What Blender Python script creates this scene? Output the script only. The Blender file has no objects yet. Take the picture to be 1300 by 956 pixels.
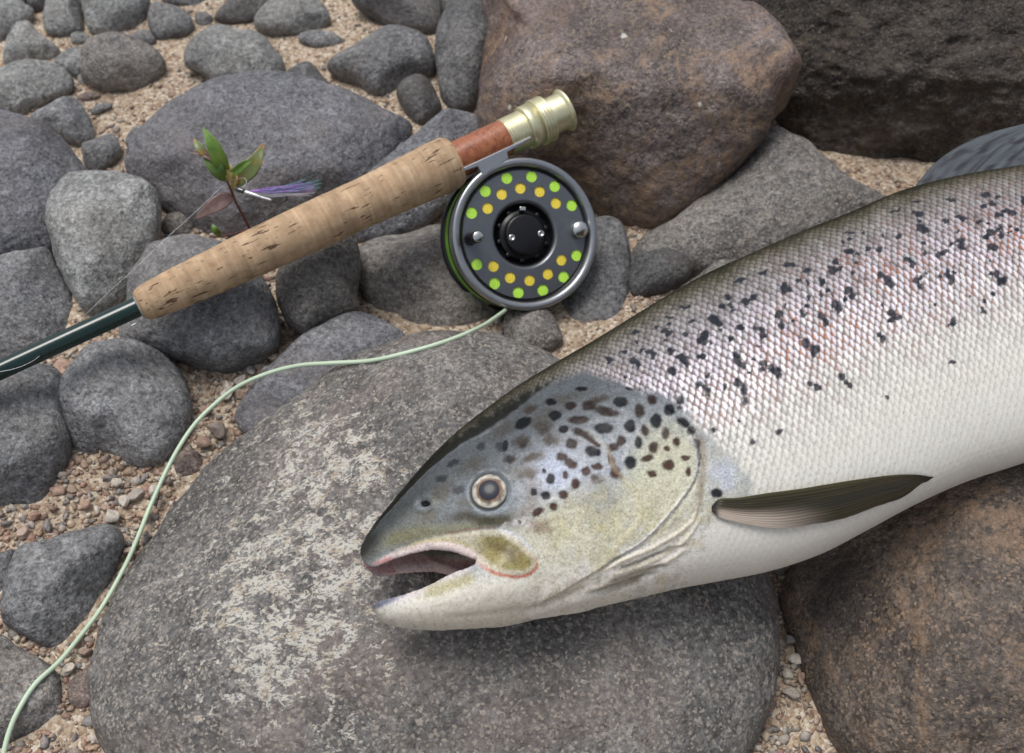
import bpy, math, random
import numpy as np
from mathutils import Vector
from mathutils.bvhtree import BVHTree
R = math.radians
sc = bpy.context.scene
COL = sc.collection
random.seed(7)

# ------------------------------------------------------------------ camera
PITCH = R(50.0)          # looking down by this much
DIST = 0.80              # along the axis to the gravel
FPX = 1300 * 40.0 / 36.0 # focal length in photograph pixels
CAM = np.array([0.0, -DIST * math.cos(PITCH), DIST * math.sin(PITCH)])
FW = np.array([0.0, math.cos(PITCH), -math.sin(PITCH)])
UPV = np.array([0.0, math.sin(PITCH), math.cos(PITCH)])
RT = np.array([1.0, 0.0, 0.0])
cam = bpy.data.cameras.new('camera')
cam.lens = 40.0
cam.sensor_width = 36.0
cam.shift_y = -45.0 / 1300.0
cam.clip_start = 0.02
cam.clip_end = 500.0
cam.dof.use_dof = True
cam.dof.focus_distance = 0.625
cam.dof.aperture_fstop = 12.0
camo = bpy.data.objects.new('camera', cam)
COL.objects.link(camo)
camo.location = CAM
camo.rotation_euler = (R(90) - PITCH, 0, 0)
sc.camera = camo

# ------------------------------------------------------------------ light (bright overcast)
SUN_EL, SUN_AZ = R(74), R(-50)     # azimuth measured from +Y towards +X
world = bpy.data.worlds.new('World')
sc.world = world
world.use_nodes = True
wn = world.node_tree
wn.nodes.clear()
sky = wn.nodes.new('ShaderNodeTexSky')
sky.sky_type = 'NISHITA'
sky.sun_disc = False
sky.sun_elevation = SUN_EL
sky.sun_rotation = SUN_AZ
sky.air_density = 1.0
sky.dust_density = 4.0
hs = wn.nodes.new('ShaderNodeHueSaturation')
hs.inputs['Saturation'].default_value = 0.42
bg = wn.nodes.new('ShaderNodeBackground')
bg.inputs['Strength'].default_value = 0.12
wo = wn.nodes.new('ShaderNodeOutputWorld')
wn.links.new(sky.outputs[0], hs.inputs['Color'])
wn.links.new(hs.outputs[0], bg.inputs['Color'])
wn.links.new(bg.outputs[0], wo.inputs['Surface'])
sun = bpy.data.lights.new('sun', 'SUN')
sun.energy = 1.4
sun.angle = R(26)
sun.color = (1.0, 0.97, 0.93)
suno = bpy.data.objects.new('sun', sun)
COL.objects.link(suno)
sd = Vector((math.sin(SUN_AZ) * math.cos(SUN_EL), math.cos(SUN_AZ) * math.cos(SUN_EL), math.sin(SUN_EL)))
suno.rotation_euler = sd.to_track_quat('Z', 'Y').to_euler()
sc.view_settings.view_transform = 'Standard'
sc.view_settings.look = 'None'
sc.view_settings.gamma = 1.0
sc.view_settings.use_curve_mapping = False
sc.view_settings.exposure = 0.30
sc.render.engine = 'CYCLES'
sc.cycles.use_denoising = True
sc.cycles.max_bounces = 6
sc.cycles.transparent_max_bounces = 8

# ------------------------------------------------------------------ geometry helpers
def ray(px, py):
    d = FW + RT * ((px - 650.0) / FPX) + UPV * ((433.0 - py) / FPX)
    return d
def at_z(px, py, z):
    d = ray(px, py)
    return CAM + d * ((z - CAM[2]) / d[2])
def at_plane(px, py, p0, n):
    d = ray(px, py)
    return CAM + d * (np.dot(p0 - CAM, n) / np.dot(d, n))
def at_depth(px, py, t):
    return CAM + ray(px, py) * t
def to_px(P):
    v = P - CAM
    dep = v @ FW
    return 650 + FPX * (v @ RT) / dep, 433 - FPX * (v @ UPV) / dep, dep
def unit(v):
    v = np.asarray(v, float)
    return v / np.linalg.norm(v)

def _hash(ix, iy, iz, seed):
    h = (ix.astype(np.uint32) * np.uint32(374761393) + iy.astype(np.uint32) * np.uint32(668265263)
         + iz.astype(np.uint32) * np.uint32(2147483647) + np.uint32((seed * 974711 + 12345) & 0xffffffff))
    h = (h ^ (h >> np.uint32(13))) * np.uint32(1274126177)
    h = h ^ (h >> np.uint32(16))
    return h
def _rnd(ix, iy, iz, seed):
    return _hash(ix, iy, iz, seed).astype(np.float64) / 4294967295.0
def vnoise(P, seed=0):
    """smooth value noise in -1..1 at points P (n,3)"""
    f = np.floor(P)
    i = f.astype(np.int64)
    t = P - f
    t = t * t * t * (t * (t * 6 - 15) + 10)
    out = 0
    for a in (0, 1):
        wa = t[:, 0] if a else 1 - t[:, 0]
        for b in (0, 1):
            wb = t[:, 1] if b else 1 - t[:, 1]
            for c in (0, 1):
                wc = t[:, 2] if c else 1 - t[:, 2]
                out = out + wa * wb * wc * _rnd(i[:, 0] + a, i[:, 1] + b, i[:, 2] + c, seed)
    return out * 2 - 1
def fbm(P, octaves=4, seed=0, gain=0.5):
    s, amp, tot = 0, 1.0, 0
    Q = np.array(P, float)
    for o in range(octaves):
        s = s + amp * vnoise(Q + 17.3 * o, seed + o)
        tot += amp
        amp *= gain
        Q = Q * 2.03
    return s / tot
def sstep(a, b, x):
    t = np.clip((x - a) / (b - a + 1e-12), 0, 1)
    return t * t * (3 - 2 * t)

def mesh_from(name, V, F, smooth=True):
    """V (n,3); F array of quads/tris or list of such arrays"""
    me = bpy.data.meshes.new(name)
    Fs = F if isinstance(F, list) else [F]
    Fs = [np.asarray(f, np.int32) for f in Fs if len(f)]
    V = np.asarray(V, np.float32)
    me.vertices.add(len(V))
    me.vertices.foreach_set('co', V.ravel())
    nl = sum(f.size for f in Fs)
    npoly = sum(len(f) for f in Fs)
    me.loops.add(nl)
    me.polygons.add(npoly)
    me.loops.foreach_set('vertex_index', np.concatenate([f.ravel() for f in Fs]))
    tot = np.concatenate([np.full(len(f), f.shape[1], np.int32) for f in Fs])
    start = np.concatenate([[0], np.cumsum(tot)[:-1]]).astype(np.int32)
    me.polygons.foreach_set('loop_start', start)
    me.update(calc_edges=True)
    me.validate()
    me.polygons.foreach_set('use_smooth', np.full(len(me.polygons), bool(smooth)))
    me.update()
    return me
def color_attr(me, name, rgb):
    a = me.color_attributes.new(name, 'FLOAT_COLOR', 'POINT')
    c = np.ones((len(rgb), 4), np.float32)
    c[:, :3] = rgb
    a.data.foreach_set('color', c.ravel())
def float_attr(me, name, val):
    a = me.attributes.new(name, 'FLOAT', 'POINT')
    a.data.foreach_set('value', np.asarray(val, np.float32))
def link(name, me, mat=None, parent=None, label=None, cat=None, group=None, kind=None, loc=None):
    o = bpy.data.objects.new(name, me)
    COL.objects.link(o)
    if mat is not None and me is not None:
        if len(me.materials) == 0:
            me.materials.append(mat)
    if parent is not None:
        o.parent = parent
    if loc is not None:
        o.location = loc
    if label: o['label'] = label
    if cat: o['category'] = cat
    if group: o['group'] = group
    if kind: o['kind'] = kind
    return o

def tube(pts, rad, seg=10, caps=True):
    pts = np.asarray(pts, float)
    n = len(pts)
    rad = np.broadcast_to(np.asarray(rad, float), (n,))
    T = np.gradient(pts, axis=0)
    T /= np.linalg.norm(T, axis=1)[:, None] + 1e-12
    ref = np.array([0, 0, 1.0]) if abs(T[0, 2]) < 0.9 else np.array([1.0, 0, 0])
    u = unit(np.cross(T[0], ref))
    V = []
    for i in range(n):
        u = u - T[i] * np.dot(u, T[i]); u = unit(u)
        w = np.cross(T[i], u)
        for k in range(seg):
            a = 2 * math.pi * k / seg
            V.append(pts[i] + rad[i] * (math.cos(a) * u + math.sin(a) * w))
    F = []
    for i in range(n - 1):
        for k in range(seg):
            k2 = (k + 1) % seg
            F.append((i * seg + k, i * seg + k2, (i + 1) * seg + k2, (i + 1) * seg + k))
    Tn = []
    if caps:
        V.append(pts[0]); V.append(pts[-1])
        c0, c1 = len(V) - 2, len(V) - 1
        for k in range(seg):
            k2 = (k + 1) % seg
            Tn.append((c0, k2, k))
            Tn.append((c1, (n - 1) * seg + k, (n - 1) * seg + k2))
    return np.array(V), [np.array(F), np.array(Tn)] if caps else [np.array(F)]

def lathe(prof, O, A, seg=64, closed=False, u0=None):
    """prof: list of (r, h) ; revolve about axis A through O"""
    A = unit(A)
    ref = np.array([0, 0, 1.0]) if abs(A[2]) < 0.9 else np.array([1.0, 0, 0])
    u = unit(np.cross(A, ref)) if u0 is None else unit(u0)
    w = np.cross(A, u)
    prof = np.asarray(prof, float)
    n = len(prof)
    ang = np.arange(seg) * 2 * math.pi / seg
    ring = np.cos(ang)[:, None] * u + np.sin(ang)[:, None] * w
    V = (O + A * prof[:, 1][:, None])[:, None, :] + prof[:, 0][:, None, None] * ring[None]
    V = V.reshape(-1, 3)
    i = np.arange(n if closed else n - 1)[:, None]
    k = np.arange(seg)[None]
    k2 = (k + 1) % seg
    i2 = (i + 1) % n
    F = np.stack([i * seg + k + 0 * k2, i * seg + k2, i2 * seg + k2, i2 * seg + k + 0 * k2], -1).reshape(-1, 4)
    return V, F

def catmull(pts, n, closed=False):
    """resample a polyline as a smooth curve with n points"""
    P = np.asarray(pts, float)
    m = len(P)
    if closed:
        idx = np.arange(n) * m / n
    else:
        idx = np.linspace(0, m - 1, n)
    i = np.floor(idx).astype(int)
    t = (idx - i)[:, None]
    if closed:
        g = lambda k: P[(i + k) % m]
    else:
        i = np.minimum(i, m - 2); t = (idx - i)[:, None]
        ext = np.vstack([2 * P[0] - P[1], P, 2 * P[-1] - P[-2]])
        g = lambda k: ext[i + k + 1]
    p0, p1, p2, p3 = g(-1), g(0), g(1), g(2)
    return 0.5 * ((2 * p1) + (-p0 + p2) * t + (2 * p0 - 5 * p1 + 4 * p2 - p3) * t ** 2 + (-p0 + 3 * p1 - 3 * p2 + p3) * t ** 3)

# ------------------------------------------------------------------ material helpers
def new_mat(name):
    m = bpy.data.materials.new(name)
    m.use_nodes = True
    nt = m.node_tree
    bs = nt.nodes['Principled BSDF']
    return m, nt, bs
def nd(nt, typ, **kw):
    n = nt.nodes.new(typ)
    for k, v in kw.items():
        if k.startswith('_'):
            setattr(n, k[1:], v)
        else:
            key = k.replace('__', ' ')
            s = n.inputs[key]
            if hasattr(v, 'is_output') or isinstance(v, bpy.types.NodeSocket):
                nt.links.new(v, s)
            else:
                s.default_value = v
    return n
def ramp(nt, fac, stops, interp='LINEAR'):
    r = nt.nodes.new('ShaderNodeValToRGB')
    r.color_ramp.interpolation = interp
    el = r.color_ramp.elements
    while len(el) < len(stops):
        el.new(0.5)
    for e, (p, c) in zip(el, stops):
        e.position = p
        e.color = (c[0], c[1], c[2], 1) if hasattr(c, '__len__') else (c, c, c, 1)
    nt.links.new(fac, r.inputs['Fac'])
    return r.outputs['Color']
def mix(nt, fac, a, b, blend='MIX'):
    m = nt.nodes.new('ShaderNodeMix')
    m.data_type = 'RGBA'
    m.blend_type = blend
    for sock, v in ((m.inputs[0], fac), (m.inputs[6], a), (m.inputs[7], b)):
        if isinstance(v, bpy.types.NodeSocket):
            nt.links.new(v, sock)
        elif hasattr(v, '__len__'):
            sock.default_value = (v[0], v[1], v[2], 1)
        else:
            sock.default_value = v
    return m.outputs[2]
def noise(nt, vec, scale, detail=4.0, rough=0.55, dist=0.0):
    n = nt.nodes.new('ShaderNodeTexNoise')
    n.inputs['Scale'].default_value = scale
    n.inputs['Detail'].default_value = detail
    n.inputs['Roughness'].default_value = rough
    n.inputs['Distortion'].default_value = dist
    nt.links.new(vec, n.inputs['Vector'])
    return n.outputs['Fac']
def math_(nt, op, a, b=0.0, c=0.0):
    m = nt.nodes.new('ShaderNodeMath')
    m.operation = op
    for s, v in zip(m.inputs, (a, b, c)):
        if isinstance(v, bpy.types.NodeSocket):
            nt.links.new(v, s)
        else:
            s.default_value = v
    return m.outputs[0]
def bump(nt, bs, h, strength=0.5, dist=0.002, prev=None):
    b = nt.nodes.new('ShaderNodeBump')
    b.inputs['Strength'].default_value = strength
    b.inputs['Distance'].default_value = dist
    nt.links.new(h, b.inputs['Height'])
    if prev is not None:
        nt.links.new(prev, b.inputs['Normal'])
    if bs is not None:
        nt.links.new(b.outputs[0], bs.inputs['Normal'])
    return b.outputs[0]
def simple_mat(name, col, rough=0.5, metal=0.0, coat=0.0, spec=0.5, vary=0.0, vscale=200.0, bumps=0.0, bscale=800.0):
    m, nt, bs = new_mat(name)
    bs.inputs['Roughness'].default_value = rough
    bs.inputs['Metallic'].default_value = metal
    bs.inputs['Coat Weight'].default_value = coat
    bs.inputs['Coat Roughness'].default_value = 0.1
    bs.inputs['Specular IOR Level'].default_value = spec
    tc = nt.nodes.new('ShaderNodeTexCoord').outputs['Object']
    f = noise(nt, tc, vscale, 4)
    c = np.array(col)
    colr = ramp(nt, f, [(0.3, c * (1 - vary)), (0.7, np.minimum(c * (1 + vary), 1))])
    nt.links.new(colr, bs.inputs['Base Color'])
    if bumps > 0:
        bump(nt, bs, noise(nt, tc, bscale, 3), bumps, 0.0005)
    return m
# ------------------------------------------------------------------ rock materials
def rock_mat(name, dark, mid, light, patch=None, patch_amt=0.5, patch_scale=14.0, speck=(0.42, 0.36, 0.30), speck_amt=0.25,
             stain=(0.165, 0.14, 0.115), stain_amt=0.32, plo=0.52, streak=None, rough=0.62, fine=260.0, bumpk=1.0, white=None):
    m, nt, bs = new_mat(name)
    tco = nt.nodes.new('ShaderNodeTexCoord').outputs['Object']
    oi = nt.nodes.new('ShaderNodeObjectInfo')
    sh = nt.nodes.new('ShaderNodeVectorMath'); sh.operation = 'MULTIPLY_ADD'
    cmb = nt.nodes.new('ShaderNodeCombineXYZ')
    for k in range(3):
        nt.links.new(oi.outputs['Random'], cmb.inputs[k])
    nt.links.new(cmb.outputs[0], sh.inputs[0])
    sh.inputs[1].default_value = (3.1, 7.7, 5.3)
    nt.links.new(tco, sh.inputs[2])
    v = sh.outputs[0]
    big = noise(nt, v, 16.0, 4, 0.6, 0.3)
    med = noise(nt, v, 75.0, 5, 0.65)
    fin = noise(nt, v, fine, 3, 0.7)
    vg = nd(nt, 'ShaderNodeTexVoronoi', Scale=fine * 2.6); nt.links.new(v, vg.inputs['Vector'])
    vg2 = nd(nt, 'ShaderNodeTexVoronoi', Scale=fine * 5.2); nt.links.new(v, vg2.inputs['Vector'])
    gr = math_(nt, 'ADD', math_(nt, 'MULTIPLY', nd(nt, 'ShaderNodeSeparateColor', Color=vg.outputs['Color']).outputs[0], 0.6), math_(nt, 'MULTIPLY', nd(nt, 'ShaderNodeSeparateColor', Color=vg2.outputs['Color']).outputs[1], 0.4))
    base = ramp(nt, big, [(0.30, dark), (0.52, mid), (0.72, light)])
    base = mix(nt, 0.75, base, ramp(nt, med, [(0.30, (0.28,) * 3), (0.5, (0.5,) * 3), (0.70, (0.70,) * 3)]), 'OVERLAY')
    base = mix(nt, 0.95, base, ramp(nt, fin, [(0.28, (0.16,) * 3), (0.5, (0.5,) * 3), (0.72, (0.84,) * 3)]), 'OVERLAY')
    base = mix(nt, 0.8, base, ramp(nt, gr, [(0.12, (0.26,) * 3), (0.5, (0.5,) * 3), (0.88, (0.74,) * 3)]), 'OVERLAY')
    # mineral grains
    spf = math_(nt, 'MULTIPLY', ramp(nt, nd(nt, 'ShaderNodeSeparateColor', Color=vg.outputs['Color']).outputs[2], [(0.80, 0.0), (0.90, 1.0)]), speck_amt)
    base = mix(nt, spf, base, speck)
    if stain is not None:
        sf = math_(nt, 'MULTIPLY', ramp(nt, noise(nt, v, 9.0, 6, 0.65, 0.8), [(0.48, 0.0), (0.66, 1.0)]), stain_amt)
        base = mix(nt, sf, base, stain)
    if patch is not None:
        pf = noise(nt, v, patch_scale, 7, 0.72, 1.2)
        pf = math_(nt, 'MULTIPLY', ramp(nt, pf, [(plo, 0.0), (plo + 0.08, 1.0)]), ramp(nt, noise(nt, v, fine * 0.55, 4, 0.7), [(0.40, 0.0), (0.56, 1.0)]))
        base = mix(nt, math_(nt, 'MULTIPLY', pf, patch_amt), base, patch)
    if white is not None:   # small lichen dots
        vo = nd(nt, 'ShaderNodeTexVoronoi', Scale=white[1])
        nt.links.new(v, vo.inputs['Vector'])
        nm = noise(nt, v, 240.0, 5, 0.75)
        dd = math_(nt, 'ADD', vo.outputs['Distance'], math_(nt, 'MULTIPLY', nm, 0.42))
        sel = math_(nt, 'GREATER_THAN', nd(nt, 'ShaderNodeSeparateColor', Color=vo.outputs['Color']).outputs[0], white[2])
        base = mix(nt, math_(nt, 'MULTIPLY', ramp(nt, dd, [(0.32, 1.0), (0.38, 0.0)]), sel), base, white[0])
    att = nt.nodes.new('ShaderNodeAttribute'); att.attribute_name = 'vein'
    if streak is not None:
        # pale foliated minerals laid bare where the surface is worn (attribute 'vein' 0..1)
        mp = nt.nodes.new('ShaderNodeMapping')
        mp.inputs['Rotation'].default_value = (0, 0, R(-44))
        mp.inputs['Scale'].default_value = (1.0, 1.45, 1.25)
        nt.links.new(tco, mp.inputs['Vector'])
        s1 = noise(nt, mp.outputs[0], 170.0, 7, 0.75, 0.6)
        s0 = noise(nt, mp.outputs[0], 52.0, 5, 0.65, 0.8)
        sm = math_(nt, 'ADD', math_(nt, 'ADD', math_(nt, 'MULTIPLY', s1, 0.95), math_(nt, 'MULTIPLY', s0, 0.75)), math_(nt, 'MULTIPLY', att.outputs['Fac'], 0.17))
        sf = ramp(nt, math_(nt, 'MULTIPLY', sm, 0.8), [(0.795, 0.0), (0.83, 1.0)])
        sf = math_(nt, 'MULTIPLY', sf, ramp(nt, att.outputs['Fac'], [(0.02, 0.0), (0.3, 1.0)]))
        scol = ramp(nt, noise(nt, mp.outputs[0], 130.0, 6, 0.7), [(0.36, streak[1]), (0.50, streak[0])])
        scol = mix(nt, ramp(nt, noise(nt, mp.outputs[0], 420.0, 3, 0.6), [(0.52, 0.0), (0.60, 1.0)]), scol, (0.15, 0.15, 0.155))
        base = mix(nt, math_(nt, 'MULTIPLY', sf, 0.92), base, scol)
    # brightness differs a little from stone to stone
    br = math_(nt, 'MULTIPLY_ADD', oi.outputs['Random'], 0.30, 0.85)
    base = mix(nt, 1.0, base, nd(nt, 'ShaderNodeCombineColor', Red=br, Green=br, Blue=br).outputs[0], 'MULTIPLY')
    nt.links.new(base, bs.inputs['Base Color'])
    rr = ramp(nt, med, [(0.3, rough - 0.12), (0.7, rough + 0.12)])
    nt.links.new(rr, bs.inputs['Roughness'])
    bs.inputs['Specular IOR Level'].default_value = 0.45
    h = math_(nt, 'ADD', math_(nt, 'MULTIPLY', med, 0.9), math_(nt, 'MULTIPLY', fin, 0.5))
    h = math_(nt, 'ADD', h, math_(nt, 'MULTIPLY', gr, 0.18))
    vp = nd(nt, 'ShaderNodeTexVoronoi', Scale=190.0)
    nt.links.new(v, vp.inputs['Vector'])
    pit = ramp(nt, vp.outputs['Distance'], [(0.0, 0.0), (0.30, 1.0)])
    h = math_(nt, 'ADD', h, math_(nt, 'MULTIPLY', pit, 0.22))
    bump(nt, bs, h, 0.75 * bumpk, 0.0042)
    return m

M = {}
M['grey'] = rock_mat('stone_blue_grey', (0.105, 0.108, 0.115), (0.165, 0.168, 0.174), (0.225, 0.225, 0.225), speck=(0.36, 0.33, 0.30), speck_amt=0.28)
M['pale'] = rock_mat('stone_pale_grey', (0.17, 0.175, 0.172), (0.235, 0.24, 0.236), (0.29, 0.295, 0.285), speck=(0.40, 0.38, 0.34), speck_amt=0.25)
M['warm'] = rock_mat('stone_warm_grey', (0.105, 0.10, 0.095), (0.165, 0.158, 0.15), (0.23, 0.215, 0.20), speck=(0.40, 0.33, 0.26), speck_amt=0.42)
M['dark'] = rock_mat('stone_dark_grey', (0.055, 0.056, 0.058), (0.095, 0.096, 0.10), (0.15, 0.148, 0.146), speck=(0.30, 0.27, 0.24), speck_amt=0.22)
M['slate'] = rock_mat('stone_slate', (0.10, 0.103, 0.115), (0.15, 0.153, 0.168), (0.215, 0.216, 0.225), stain=(0.20, 0.165, 0.15), stain_amt=0.35, speck=(0.34, 0.33, 0.33), speck_amt=0.3)
M['red'] = rock_mat('stone_reddish', (0.12, 0.085, 0.075), (0.18, 0.135, 0.12), (0.24, 0.19, 0.17))
M['brown'] = rock_mat('boulder_brown', (0.066, 0.051, 0.046), (0.124, 0.099, 0.094), (0.205, 0.172, 0.167), patch=(0.26, 0.175, 0.115), patch_amt=0.8,
                      patch_scale=13.0, plo=0.50, stain=(0.10, 0.055, 0.036), stain_amt=0.7, speck=(0.34, 0.26, 0.16), speck_amt=0.35, rough=0.52,
                      white=((0.50, 0.49, 0.43), 58.0, 0.86))
M['umber'] = rock_mat('boulder_umber', (0.014, 0.011, 0.009), (0.032, 0.026, 0.022), (0.064, 0.053, 0.044), patch=(0.13, 0.10, 0.07), patch_amt=0.5,
                      speck=(0.22, 0.18, 0.14), speck_amt=0.30, bumpk=1.5, rough=0.6, white=((0.45, 0.43, 0.36), 26.0, 0.93))
M['granite'] = rock_mat('boulder_granite', (0.078, 0.076, 0.073), (0.120, 0.116, 0.111), (0.172, 0.165, 0.156), speck=(0.46, 0.40, 0.33), speck_amt=0.45,
                        streak=((0.52, 0.50, 0.44), (0.37, 0.29, 0.20)), stain=(0.20, 0.15, 0.13), stain_amt=0.4, bumpk=0.8)
M['gneiss'] = rock_mat('boulder_gneiss', (0.065, 0.053, 0.045), (0.135, 0.108, 0.09), (0.23, 0.185, 0.15), patch=(0.34, 0.225, 0.145), patch_amt=0.62,
                       patch_scale=7.0, plo=0.49, speck=(0.44, 0.32, 0.22), speck_amt=0.5, stain=(0.05, 0.046, 0.042), stain_amt=0.7, bumpk=1.2)

# ------------------------------------------------------------------ stones
_cs = {}
def cube_sphere(n):
    if n in _cs:
        return _cs[n]
    g = np.arange(n + 1)
    a, b = np.meshgrid(g, g, indexing='ij')
    a, b = a.ravel(), b.ravel()
    faces = []
    for ax in range(3):
        for s in (0, n):
            p = np.zeros((len(a), 3), int)
            p[:, ax] = s
            p[:, (ax + 1) % 3] = a
            p[:, (ax + 2) % 3] = b
            faces.append((p, s))
    allp = np.vstack([f[0] for f in faces])
    uq, inv = np.unique(allp, axis=0, return_inverse=True)
    inv = inv.ravel()
    Q = []
    m = (n + 1) ** 2
    ii, jj = np.meshgrid(np.arange(n), np.arange(n), indexing='ij')
    ii, jj = ii.ravel(), jj.ravel()
    for k, (p, s) in enumerate(faces):
        base = inv[k * m:(k + 1) * m].reshape(n + 1, n + 1)
        q = np.stack([base[ii, jj], base[ii + 1, jj], base[ii + 1, jj + 1], base[ii, jj + 1]], -1)
        if s == 0:
            q = q[:, ::-1]
        Q.append(q)
    d = uq / n * 2.0 - 1.0
    d = np.tan(d * math.pi / 4)
    d /= np.linalg.norm(d, axis=1)[:, None]
    _cs[n] = (d, np.vstack(Q))
    return _cs[n]

CONTOURS = []
BVH_V, BVH_F, _off = [], [], [0]
def stone(name, contour, mat, label, cat='stone', base=-0.004, k=0.62, tilt=None, p=2.35, n=None, seed=None, lump=0.05, facets=3, cuts=(), group=None, vein=None, rough=1.0, twist=None, soft=0.05):
    seed = seed if seed is not None else len(CONTOURS) + 11
    rg = np.random.RandomState(seed)
    C = np.asarray(contour, float)
    CONTOURS.append(C)
    low = C[np.argmax(C[:, 1])]
    p0 = at_z(low[0], low[1], base)
    tocam = unit(CAM - p0)
    up = np.array([0, 0, 1.0])
    if tilt is None:
        nrm = unit(0.55 * up + 0.45 * tocam)
    else:
        hz = unit([tocam[0] * 0.6, tocam[1], 0])
        nrm = math.cos(R(tilt)) * up + math.sin(R(tilt)) * hz
    if twist is not None:
        nrm = unit(nrm + np.array(twist))
    X = unit(np.array([1.0, 0, 0]) - nrm * nrm[0])
    Y = np.cross(nrm, X)
    W = np.array([at_plane(c[0], c[1], p0, nrm) for c in C])
    L = np.stack([(W - p0) @ X, (W - p0) @ Y], -1)
    # area centroid
    x, y = L[:, 0], L[:, 1]
    cr = x * np.roll(y, -1) - np.roll(x, -1) * y
    A = cr.sum() / 2
    cen = np.array([((x + np.roll(x, -1)) * cr).sum(), ((y + np.roll(y, -1)) * cr).sum()]) / (6 * A)
    D = catmull(L - cen, 240, True)
    th = np.arctan2(D[:, 1], D[:, 0])
    rr = np.linalg.norm(D, axis=1)
    o = np.argsort(th)
    tt = np.linspace(-math.pi, math.pi, 361)
    Rt = np.interp(tt, np.concatenate([th[o] - 2 * math.pi, th[o], th[o] + 2 * math.pi]), np.tile(rr[o], 3))
    ker = np.array([1, 2, 3, 2, 1.0]); ker /= ker.sum()
    Rt = np.convolve(np.concatenate([Rt[-5:-1], Rt, Rt[1:5]]), ker, 'same')[4:-4]
    req = math.sqrt(abs(A) / math.pi)
    rmin = np.sort(Rt)[30]
    c = k * (0.5 * req + 0.5 * rmin)
    if n is None:
        n = int(np.clip(req / 0.0016, 14, 46))
    d, F = cube_sphere(n)
    cph = np.sqrt(d[:, 0] ** 2 + d[:, 1] ** 2)
    sph = d[:, 2]
    t = (cph ** p + np.abs(sph) ** p) ** (-1.0 / p)
    ang = np.arctan2(d[:, 1], d[:, 0])
    U = np.stack([d[:, 0] * t, d[:, 1] * t, sph * t], -1)
    pl = [tuple(q) for q in cuts]
    for _ in range(facets):
        a = rg.uniform(0, 2 * math.pi)
        nz = rg.uniform(0.35, 0.95)
        h = math.sqrt(1 - nz * nz)
        pl.append((h * math.cos(a), h * math.sin(a), nz, rg.uniform(0.78, 0.95)))
    for (a, b, e, dist) in pl:
        q = unit([a, b, e])
        s = U @ q - dist
        w = soft
        over = w * np.log1p(np.exp(np.clip(s / w, -30, 30)))
        over = np.where(s / w > 25, s, over)
        U = U - q[None] * (over * 0.92)[:, None]
    Rv = np.interp(ang, tt, Rt)
    P = np.stack([U[:, 0] * Rv, U[:, 1] * Rv, U[:, 2] * c], -1)
    dn = unit_rows(P / np.array([req, req, c]) ** 2)
    sd = seed * 3.7
    big = fbm(P / req * 1.1 + sd, 2, seed)
    med = fbm(P / 0.022 + sd, 4, seed + 5)
    edge = 0.35 + 0.65 * np.clip(np.abs(U[:, 2]) * 1.6, 0, 1)
    P = P + dn * (big * lump * req * edge + med * min(0.0030, 0.06 * req) * rough)[:, None]
    if n > 60:
        fi = fbm(P / 0.006 + sd, 3, seed + 9)
        P = P + dn * (fi * 0.00055 * rough)[:, None]
    Wd = P[:, :1] * X + P[:, 1:2] * Y + P[:, 2:] * nrm
    me = mesh_from(name, Wd, F)
    loc = p0 + cen[0] * X + cen[1] * Y
    G = Wd + loc
    if vein is not None:
        qx, qy, _ = to_px(G)
        float_attr(me, 'vein', vein(qx, qy))
    ob = link(name, me, mat, label=label, cat=cat, group=group, loc=loc)
    BVH_V.append(G); BVH_F.append(F + _off[0]); _off[0] += len(G)
    return ob
def unit_rows(v):
    return v / (np.linalg.norm(v, axis=1)[:, None] + 1e-12)

G_ST = 'grey stones of the river bank'
# (contour in photograph pixels of the stone's outline, material, label, options)
def vein_main(x, y):
    # worn band across the boulder, in the boulder's own surface
    u = (x - 420) * 0.80 + (y - 640) * 0.60
    w = -(x - 420) * 0.60 + (y - 640) * 0.80
    a = np.exp(-((x - 345) / 105.) ** 2 - ((y - 790) / 140.) ** 2)
    b = np.exp(-((x - 420) / 80.) ** 2 - ((y - 590) / 85.) ** 2)
    c = np.exp(-((x - 440) / 60.) ** 2 - ((y - 720) / 90.) ** 2)
    return np.clip(1.0 * a + 0.9 * b + 0.6 * c + 0.12, 0, 1)

BOULDER_TILT = 10
main_boulder = stone('boulder', [(118,830),(125,790),(150,730),(185,675),(225,620),(270,570),(330,530),(400,490),(460,462),(530,443),(590,436),(640,442),(690,457),(735,490),(810,560),(900,640),(962,720),(980,770),(985,830),(980,890),(950,960),(880,1030),(700,1080),(400,1080),(220,1040),(135,950),(117,880)],
    M['granite'], 'largest grey boulder with pale speckled crust, under the fish head', 'boulder', base=-0.02, k=0.40, tilt=BOULDER_TILT, p=3.0, n=150, seed=5, lump=0.03, facets=0, vein=vein_main, cuts=[(-0.75,0.35,0.55,0.80)])
stone('boulder', [(986,765),(992,735),(1040,680),(1120,620),(1200,570),(1290,540),(1400,560),(1470,700),(1440,900),(1350,1000),(1150,1020),(1060,960),(1030,900),(1010,850),(995,805)],
    M['gneiss'], 'orange-brown speckled boulder under the fish belly, lower right', 'boulder', base=-0.012, k=0.73, tilt=12, p=2.6, n=110, seed=21, lump=0.05, facets=1, cuts=[(-0.75,0.1,0.65,0.80)])
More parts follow.
